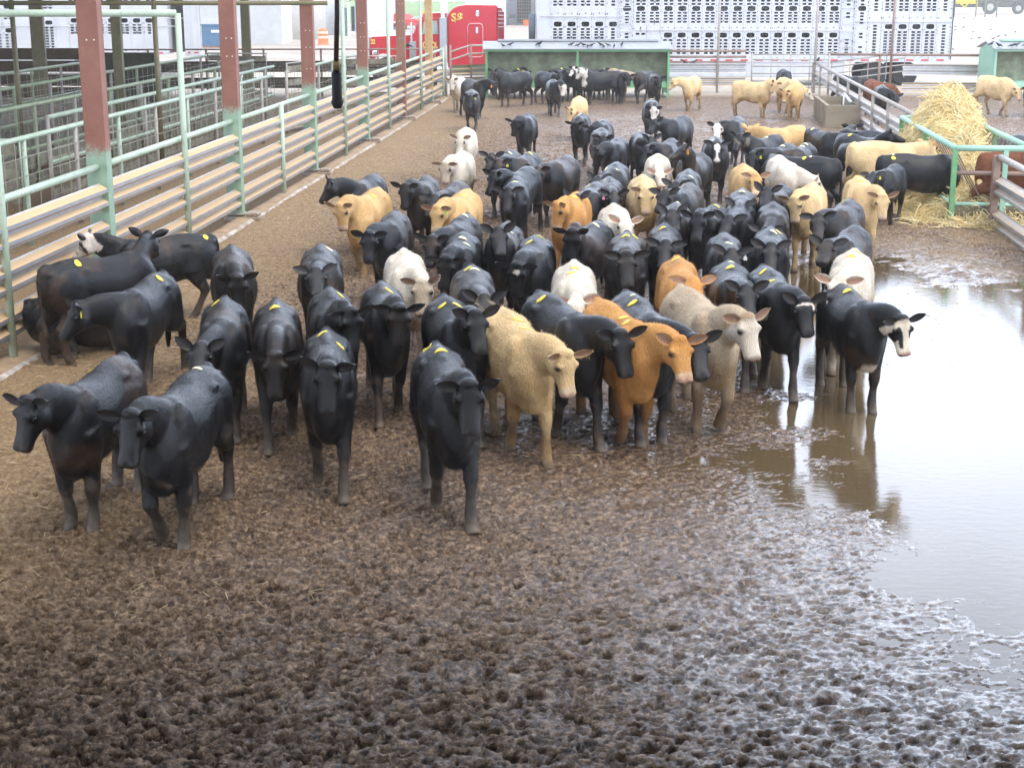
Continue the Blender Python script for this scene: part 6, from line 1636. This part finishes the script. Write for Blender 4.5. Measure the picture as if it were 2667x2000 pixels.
dr = mb.build('traffic_drum', simple('drum_orange', (0.62,0.17,0.06), 0.6, var=0.1), loc=(xat(842,112),112,0)); tag(dr, 'faded orange and cream traffic drum', 'traffic drum')
for z in (0.45, 0.77):
    mb = MB(); mb.lathe((0,0,0),[(0.372,z),(0.362,z+0.16)],n=20); mb.build('stripe', simple('drum_cream', (0.68,0.50,0.33), 0.6), dr)
mb = MB(); mb.box((0,0,0.14),(1.25,0.9,1.45)); mb.box((-0.05,-0.05,1.46),(1.30,0.95,1.56))
du = mb.build('waste_bin', simple('bin_blue', (0.05,0.12,0.20), 0.5, var=0.15), loc=(xat(527,106),106,0)); tag(du, 'blue waste bin in front of the white siding', 'waste bin')
mb = MB(); mb.box((0,-0.01,-0.02),(1.25,0.9,0.13)); mb.build('base', simple('bin_rust', (0.20,0.10,0.07), 0.7), du)
mb = MB(); mb.box((0.65,-0.02,1.02),(1.2,-0.003,1.18)); mb.build('sticker', M_ETW, du)
def rib_building(x0, x1, y, dpt, h, label, m_, name):
    o = empty(name, (x0,y,0)); tag(o, label, 'building')
    mb = MB(); mb.box((0,0,0),(x1-x0,dpt,h)); k = 0.15
    while k < x1-x0: mb.box((k,-0.03,0),(k+0.06,-0.001,h)); k += 0.3
    mb.build('wall', m_, o); return o
rib_building(xat(930,150), xat(1022,150), 150, 12, 7, 'pale blue metal building left of the red car', M_BWHITE, 'metal_building')
gb = empty('workshop_building', (xat(1212,168),168,0)); tag(gb, 'white workshop with an open bay behind the red truck', 'building')
gx = lambda px: xat(px,168)-xat(1212,168)
mb = MB(); mb.box((0,0,0),(gx(1318),0.2,7)); mb.box((gx(1412),0,0),(gx(1600),0.2,7)); mb.box((gx(1318),0,5.2),(gx(1412),0.2,7)); mb.box((gx(1212),6,0),(gx(1600),6.2,7)); mb.box((gx(1318)-0.2,0.2,0),(gx(1318),6,7))
k = 0.2
while k < gx(1318): mb.box((k,-0.04,0),(k+0.08,-0.001,7)); k += 0.45
mb.build('wall', simple('workshop_wall', (0.60,0.61,0.62), 0.6, var=0.06), gb)
mb = MB(); mb.box((gx(1300),-0.3,6.9),(gx(1600),6.3,7.05)); mb.build('roof', M_TIN, gb)
sh = empty('shelf_rack', (xat(1346,171),171,0)); tag(sh, 'pigeon hole shelf rack inside the workshop bay', 'shelf rack')
mb = MB()
for k in range(7): mb.box((0,0,0.3+k*0.36),(1.5,0.3,0.33+k*0.36))
for k in range(7): mb.box((k*0.25,0.001,0.3),(k*0.25+0.03,0.299,2.6))
mb.build('shelves', simple('shelf_tan', (0.42,0.36,0.27), 0.7), sh); mb = MB(); mb.box((0,0.31,0.2),(1.55,0.33,2.62)); mb.build('back_panel', simple('shelf_dark', (0.08,0.07,0.06), 0.8), sh)
mb = MB(); mb.box((0,0,0.75),(1.1,0.6,0.85)); 
for (a, b) in ((0.03,0.03),(1.02,0.03),(0.03,0.52),(1.02,0.52)): mb.box((a,b,0),(a+0.06,b+0.06,0.75))
mb.box((0.2,0.1,0.86),(0.9,0.5,1.15)); wt = mb.build('workbench', simple('bench_dark', (0.10,0.09,0.08), 0.7), loc=(xat(1322,169.5),169.5,0)); tag(wt, 'dark workbench at the left of the workshop bay', 'workbench')
mb = MB(); mb.lathe((0,0,0),[(0.28,0),(0.34,0.6),(0.36,0.62)],n=18); ob = mb.build('plastic_bin', simple('bin_orange', (0.75,0.13,0.03), 0.5), loc=(xat(1370,167),167,0)); tag(ob, 'small orange bin at the mouth of the workshop bay', 'bin')

# ---- right: big wheeled machine, white pipe rails, barrel
mc = empty('farm_machine', (xat(2425,238),238,0)); tag(mc, 'yellow farm machine on huge tyres at the top right corner', 'farm machine')
for px, r_ in ((2450,1.02),(2578,1.05),(2652,0.85)):
    mb = MB(); x = xat(px,238)-xat(2425,238)
    mb.lathe((x,0,r_),[(r_*0.52,0.05),(r_*0.60,0),(r_*0.95,0.0),(r_,0.12),(r_,0.5),(r_*0.95,0.62),(r_*0.5,0.62)],axis=(0,1,0),n=28); w_ = mb.build('wheel', simple('dusty_tyre', (0.06,0.065,0.055), 0.8, var=0.3), mc)
    mb = MB(); mb.lathe((x,0.03,r_),[(r_*0.50,0),(r_*0.45,0.06),(r_*0.25,0.1),(r_*0.12,-0.05)],axis=(0,1,0),n=20); mb.build('rim', simple('grey_rim', (0.36,0.36,0.30), 0.6), w_)
mb = MB(); mb.box((2.6,0.2,1.5),(6.8,1.8,2.6)); mb.tube([(2.8,0,2.8),(5.0,0,1.0),(6.5,0,2.8)],0.12,8); mb.tube([(6.8,0,0.9),(6.8,0,3.5)],0.1,8); mb.build('frame', simple('machine_yellow', (0.62,0.50,0.03), 0.5, var=0.15), mc)
mb = MB(); mb.box((-0.5,0.7,1.0),(15,2.2,1.9)); mb.box((-0.5,0.8,1.9),(2.4,2.2,4.5)); mb.box((7.2,0.8,1.9),(15,2.2,4.2)); mb.build('chassis', simple('machine_dark', (0.07,0.075,0.06), 0.7, var=0.4), mc)
for k, px in enumerate((2428, 2485, 2541, 2565, 2595)):
    mb = MB(); mb.tube([(0,0,-0.1),(0,0,2.3)],0.09,8); p_ = mb.build('fence_post', M_MOSS, loc=(xat(px,215),215,0)); tag(p_, 'thin post in front of the yellow farm machine', 'post', 'posts before the farm machine')
pw_ = empty('pipe_barrier', (xat(2443,125),125,0)); tag(pw_, 'low white pipe barrier on the bright yard at upper right', 'barrier')
mw = simple('white_pipe', (0.74,0.72,0.68), 0.5, var=0.06); x1 = xat(2587,125)-xat(2443,125)
mb = MB(); mb.tube([(0,0,1.08),(x1,0,1.08)],0.055,8); mb.tube([(x1,0,1.08),(-1.4,26,0.95),(-6,30,0.95)],0.06,8); mb.build('rail', mw, pw_, smooth=True)
for q in (0, 0.38, 0.55, 0.74, 1.0):
    mb = MB(); mb.tube([(x1*q,0,-0.05),(x1*q,0,1.08)],0.05,8); mb.build('post', mw, pw_, smooth=True)
for q in (0.25, 0.5, 0.75, 1.0):
    a = Vector((x1,0,1.08)).lerp(Vector((-1.4,26,0.95)), q); mb = MB(); mb.tube([(a.x,a.y,-0.05),tuple(a)],0.05,8); mb.build('post', mw, pw_, smooth=True)
mb = MB(); mb.lathe((0,0,0.33),[(0.31,0),(0.33,0.02),(0.33,0.3),(0.345,0.32),(0.33,0.34),(0.33,0.62),(0.345,0.64),(0.33,0.66),(0.33,0.98),(0.31,1.0)],axis=(1,0,0),n=22)
ba = mb.build('rusty_barrel', simple('barrel_rust', (0.42,0.20,0.12), 0.7, var=0.3, dirt=(0.6,0.5,0.42), dirt_amt=0.4), loc=(xat(2450,126),126.5,0)); tag(ba, 'rusty barrel lying behind the white pipe barrier', 'barrel')
mb = MB(); rt = random.Random(3); vs_ = []
for i in range(9):
    for j in range(5): vs_.append((i*0.22, j*0.3, (0.0 if i in (0,8) or j in (0,4) else rt.uniform(0.12,0.42))))
mb.add(vs_, [(i*5+j,(i+1)*5+j,(i+1)*5+j+1,i*5+j+1) for i in range(8) for j in range(4)])
ta = mb.build('tarpaulin', simple('tarp_white', (0.62,0.62,0.60), 0.6, var=0.15), loc=(xat(2486,125),125.3,0.02)); tag(ta, 'crumpled pale tarpaulin beside the rusty barrel', 'tarpaulin')
# pasture fence
rf = empty('rail_fence', (xat(1000,340),340,0)); tag(rf, 'thin white rail fence across the green pasture', 'fence')
mb = MB(); mb.box((0,0,1.0),(24,0.1,1.25)); mb.build('rail', mw, rf)
for k in range(9):
    mb = MB(); mb.box((k*3,0.1,-0.3),(k*3+0.15,0.25,1.3)); mb.build('post', mw, rf)

# ---- birds
def bird_mesh():
    mb = MB()
    st = [(-0.16,0.035,0.006,0.012),(-0.09,0.055,0.016,0.016),(-0.04,0.075,0.034,0.034),(0.02,0.085,0.044,0.044),(0.07,0.105,0.036,0.038),(0.10,0.135,0.026,0.028),(0.125,0.148,0.027,0.026),(0.15,0.146,0.016,0.014),(0.185,0.140,0.003,0.003)]
    rg = [(Vector((x,0,z)),Vector((0,1,0)),Vector((0,0,1)),w_,h_,h_) for (x,z,w_,h_) in st]
    mb.add(*ring_loft(rg, 10))
    for s in (-1, 1):
        mb.tube([(0.02,0.02*s,0.05),(0.025,0.022*s,0.0)],0.005,5); mb.tube([(0.025,0.022*s,0.002),(0.06,0.024*s,0.002)],0.004,5)
        mb.add([(0.05,0.043*s,0.10),(-0.05,0.046*s,0.055),(-0.15,0.012*s,0.045),(-0.02,0.044*s,0.115)],[(0,1,2,3)])
    return mb.mesh('bird', simple('bird_black', (0.02,0.02,0.024), 0.6), smooth=True)
BM = bird_mesh(); rb = random.Random(9)
def bird(p, label, grp, sc_=1.0):
    o = bpy.data.objects.new('bird', BM); COL.objects.link(o); o.location = p; o.rotation_euler = (0,0,rb.uniform(0,6.28)); s = sc_*rb.uniform(0.9,1.15); o.scale = (s,s,s)
    tag(o, label, 'bird', grp)
def roofz(y): return 1.78+(2.02-1.78)*(y-57.36)/(58.45-57.36)+0.03
for px in (1311,1328,1486,1503,1519,1529,1538,1563,1570,1582,1597,1617):
    y = 57.36+rb.uniform(0.05,0.4); bird((xat(px,y),y,roofz(y)), 'small black bird perched on the tin roof of the feed shed', 'birds on the feed shed roof', 0.85)
y = 57.7; bird((xat(1403,y),y,roofz(y)), 'bigger black bird standing apart on the left of the shed roof', 'birds on the feed shed roof', 1.3)
for px in (1780,1804): bird((xat(px,60.2),60.2,1.13), 'small black bird sitting on the silver rail right of the feed shed', 'birds on the rear fence')
for px in (2571,2592,2624,2636,2661): y = 57.46+rb.uniform(0.05,0.3); bird((xat(px,y),y,roofz(y)), 'small dark bird perched on the second feed shed', 'birds on the second feed shed')
for (px,py) in ((2432,69),(2438,75),(2455,72),(2472,79),(2488,72),(2441,79),(2509,74),(2488,81),(2580,80),(2535,86),(2512,49),(2536,52),(2644,86),(2600,98),(2619,95),(2550,102),(2586,104),(2473,103),(2438,101),(2421,101),(2482,132),(2530,104)):
    q = P(px,py,0.02); bird(q, 'small dark bird on the bright yard beyond the second feed shed', 'birds on the yard', 0.95)
bird((xat(2122,60),59.7,1.22), 'small black bird on the corner post of the dividing fence', 'birds on the rear fence')
bird((-3.9,58.3,1.80), 'black bird on the thin rail right of the third red column', 'birds on the rear fence', 1.3)

# ---- black hose hanging in front of the fence
hz = 6.8
hx_ = (877-1333.5)/FPX*(hz*0.968+0.1)
ho = empty('hanging_hose', (hx_,hz,zat(283,hz))); tag(ho, 'dark pipe hanging from above with a thick black end', 'hanging hose')
L0 = zat(185,hz)-zat(283,hz)
mb = MB(); mb.lathe((0,0,0),[(0.015,0.0),(0.018,0.003),(0.026,0.022),(0.027,0.03),(0.0235,0.038),(0.022,0.053),(0.022,L0-0.015),(0.0166,L0)],n=20); mb.build('rubber_end', M_BLACK, ho, smooth=True)
mb = MB(); mb.lathe((0,0,L0),[(0.0145,0),(0.0145,0.038),(0.013,0.042)],n=16); mb.build('brass_collar', simple('old_brass', (0.22,0.17,0.08), 0.45, metal=0.5, var=0.3), ho, smooth=True)
mb = MB(); mb.tube([(0,0,L0+0.042),(0.009,0,L0+0.23),(0.017,0,L0+0.53),(0.02,0,2.6)],0.011,10); mb.build('pipe', simple('brown_pipe', (0.045,0.028,0.016), 0.6, var=0.6, vscale=20), ho, smooth=True)

# ---- roofs: over the catwalk the picture was taken from, and over the left pens
mb = MB(); mb.box((-14,-14,5.75),(20,8.1,5.85)); rf_ = mb.build('catwalk_roof', M_TIN); tag(rf_, kind='structure')
mb = MB(); a = FL(9.6,-1.6); b = FL(59,-1.6)
mb.add([(a.x,9.6,6.3),(b.x,59,6.3),(-32,59,7.0),(-32,9.6,7.0),(a.x,9.6,6.4),(b.x,59,6.4),(-32,59,7.1),(-32,9.6,7.1)],[(0,1,2,3),(7,6,5,4),(0,4,5,1),(1,5,6,2),(2,6,7,3),(3,7,4,0)])
rf2 = mb.build('pen_roof', M_TIN); tag(rf2, kind='structure')

# thin haze volume added to lift the far blacks
M_HAZE = bpy.data.materials.new('thin_haze'); M_HAZE.use_nodes = True
nt = M_HAZE.node_tree; nt.nodes.clear()
pv = nt.nodes.new('ShaderNodeVolumePrincipled'); ot = nt.nodes.new('ShaderNodeOutputMaterial'); nt.links.new(pv.outputs[0], ot.inputs['Volume'])
pv.inputs['Color'].default_value = (1.0, 0.98, 0.95, 1); pv.inputs['Density'].default_value = 0.0009; pv.inputs['Anisotropy'].default_value = 0.0
hb = MB(); hb.box((-70,-20,-1.4),(70,300,9.0)); ho_ = hb.build('haze', M_HAZE); tag(ho_, kind='stuff')
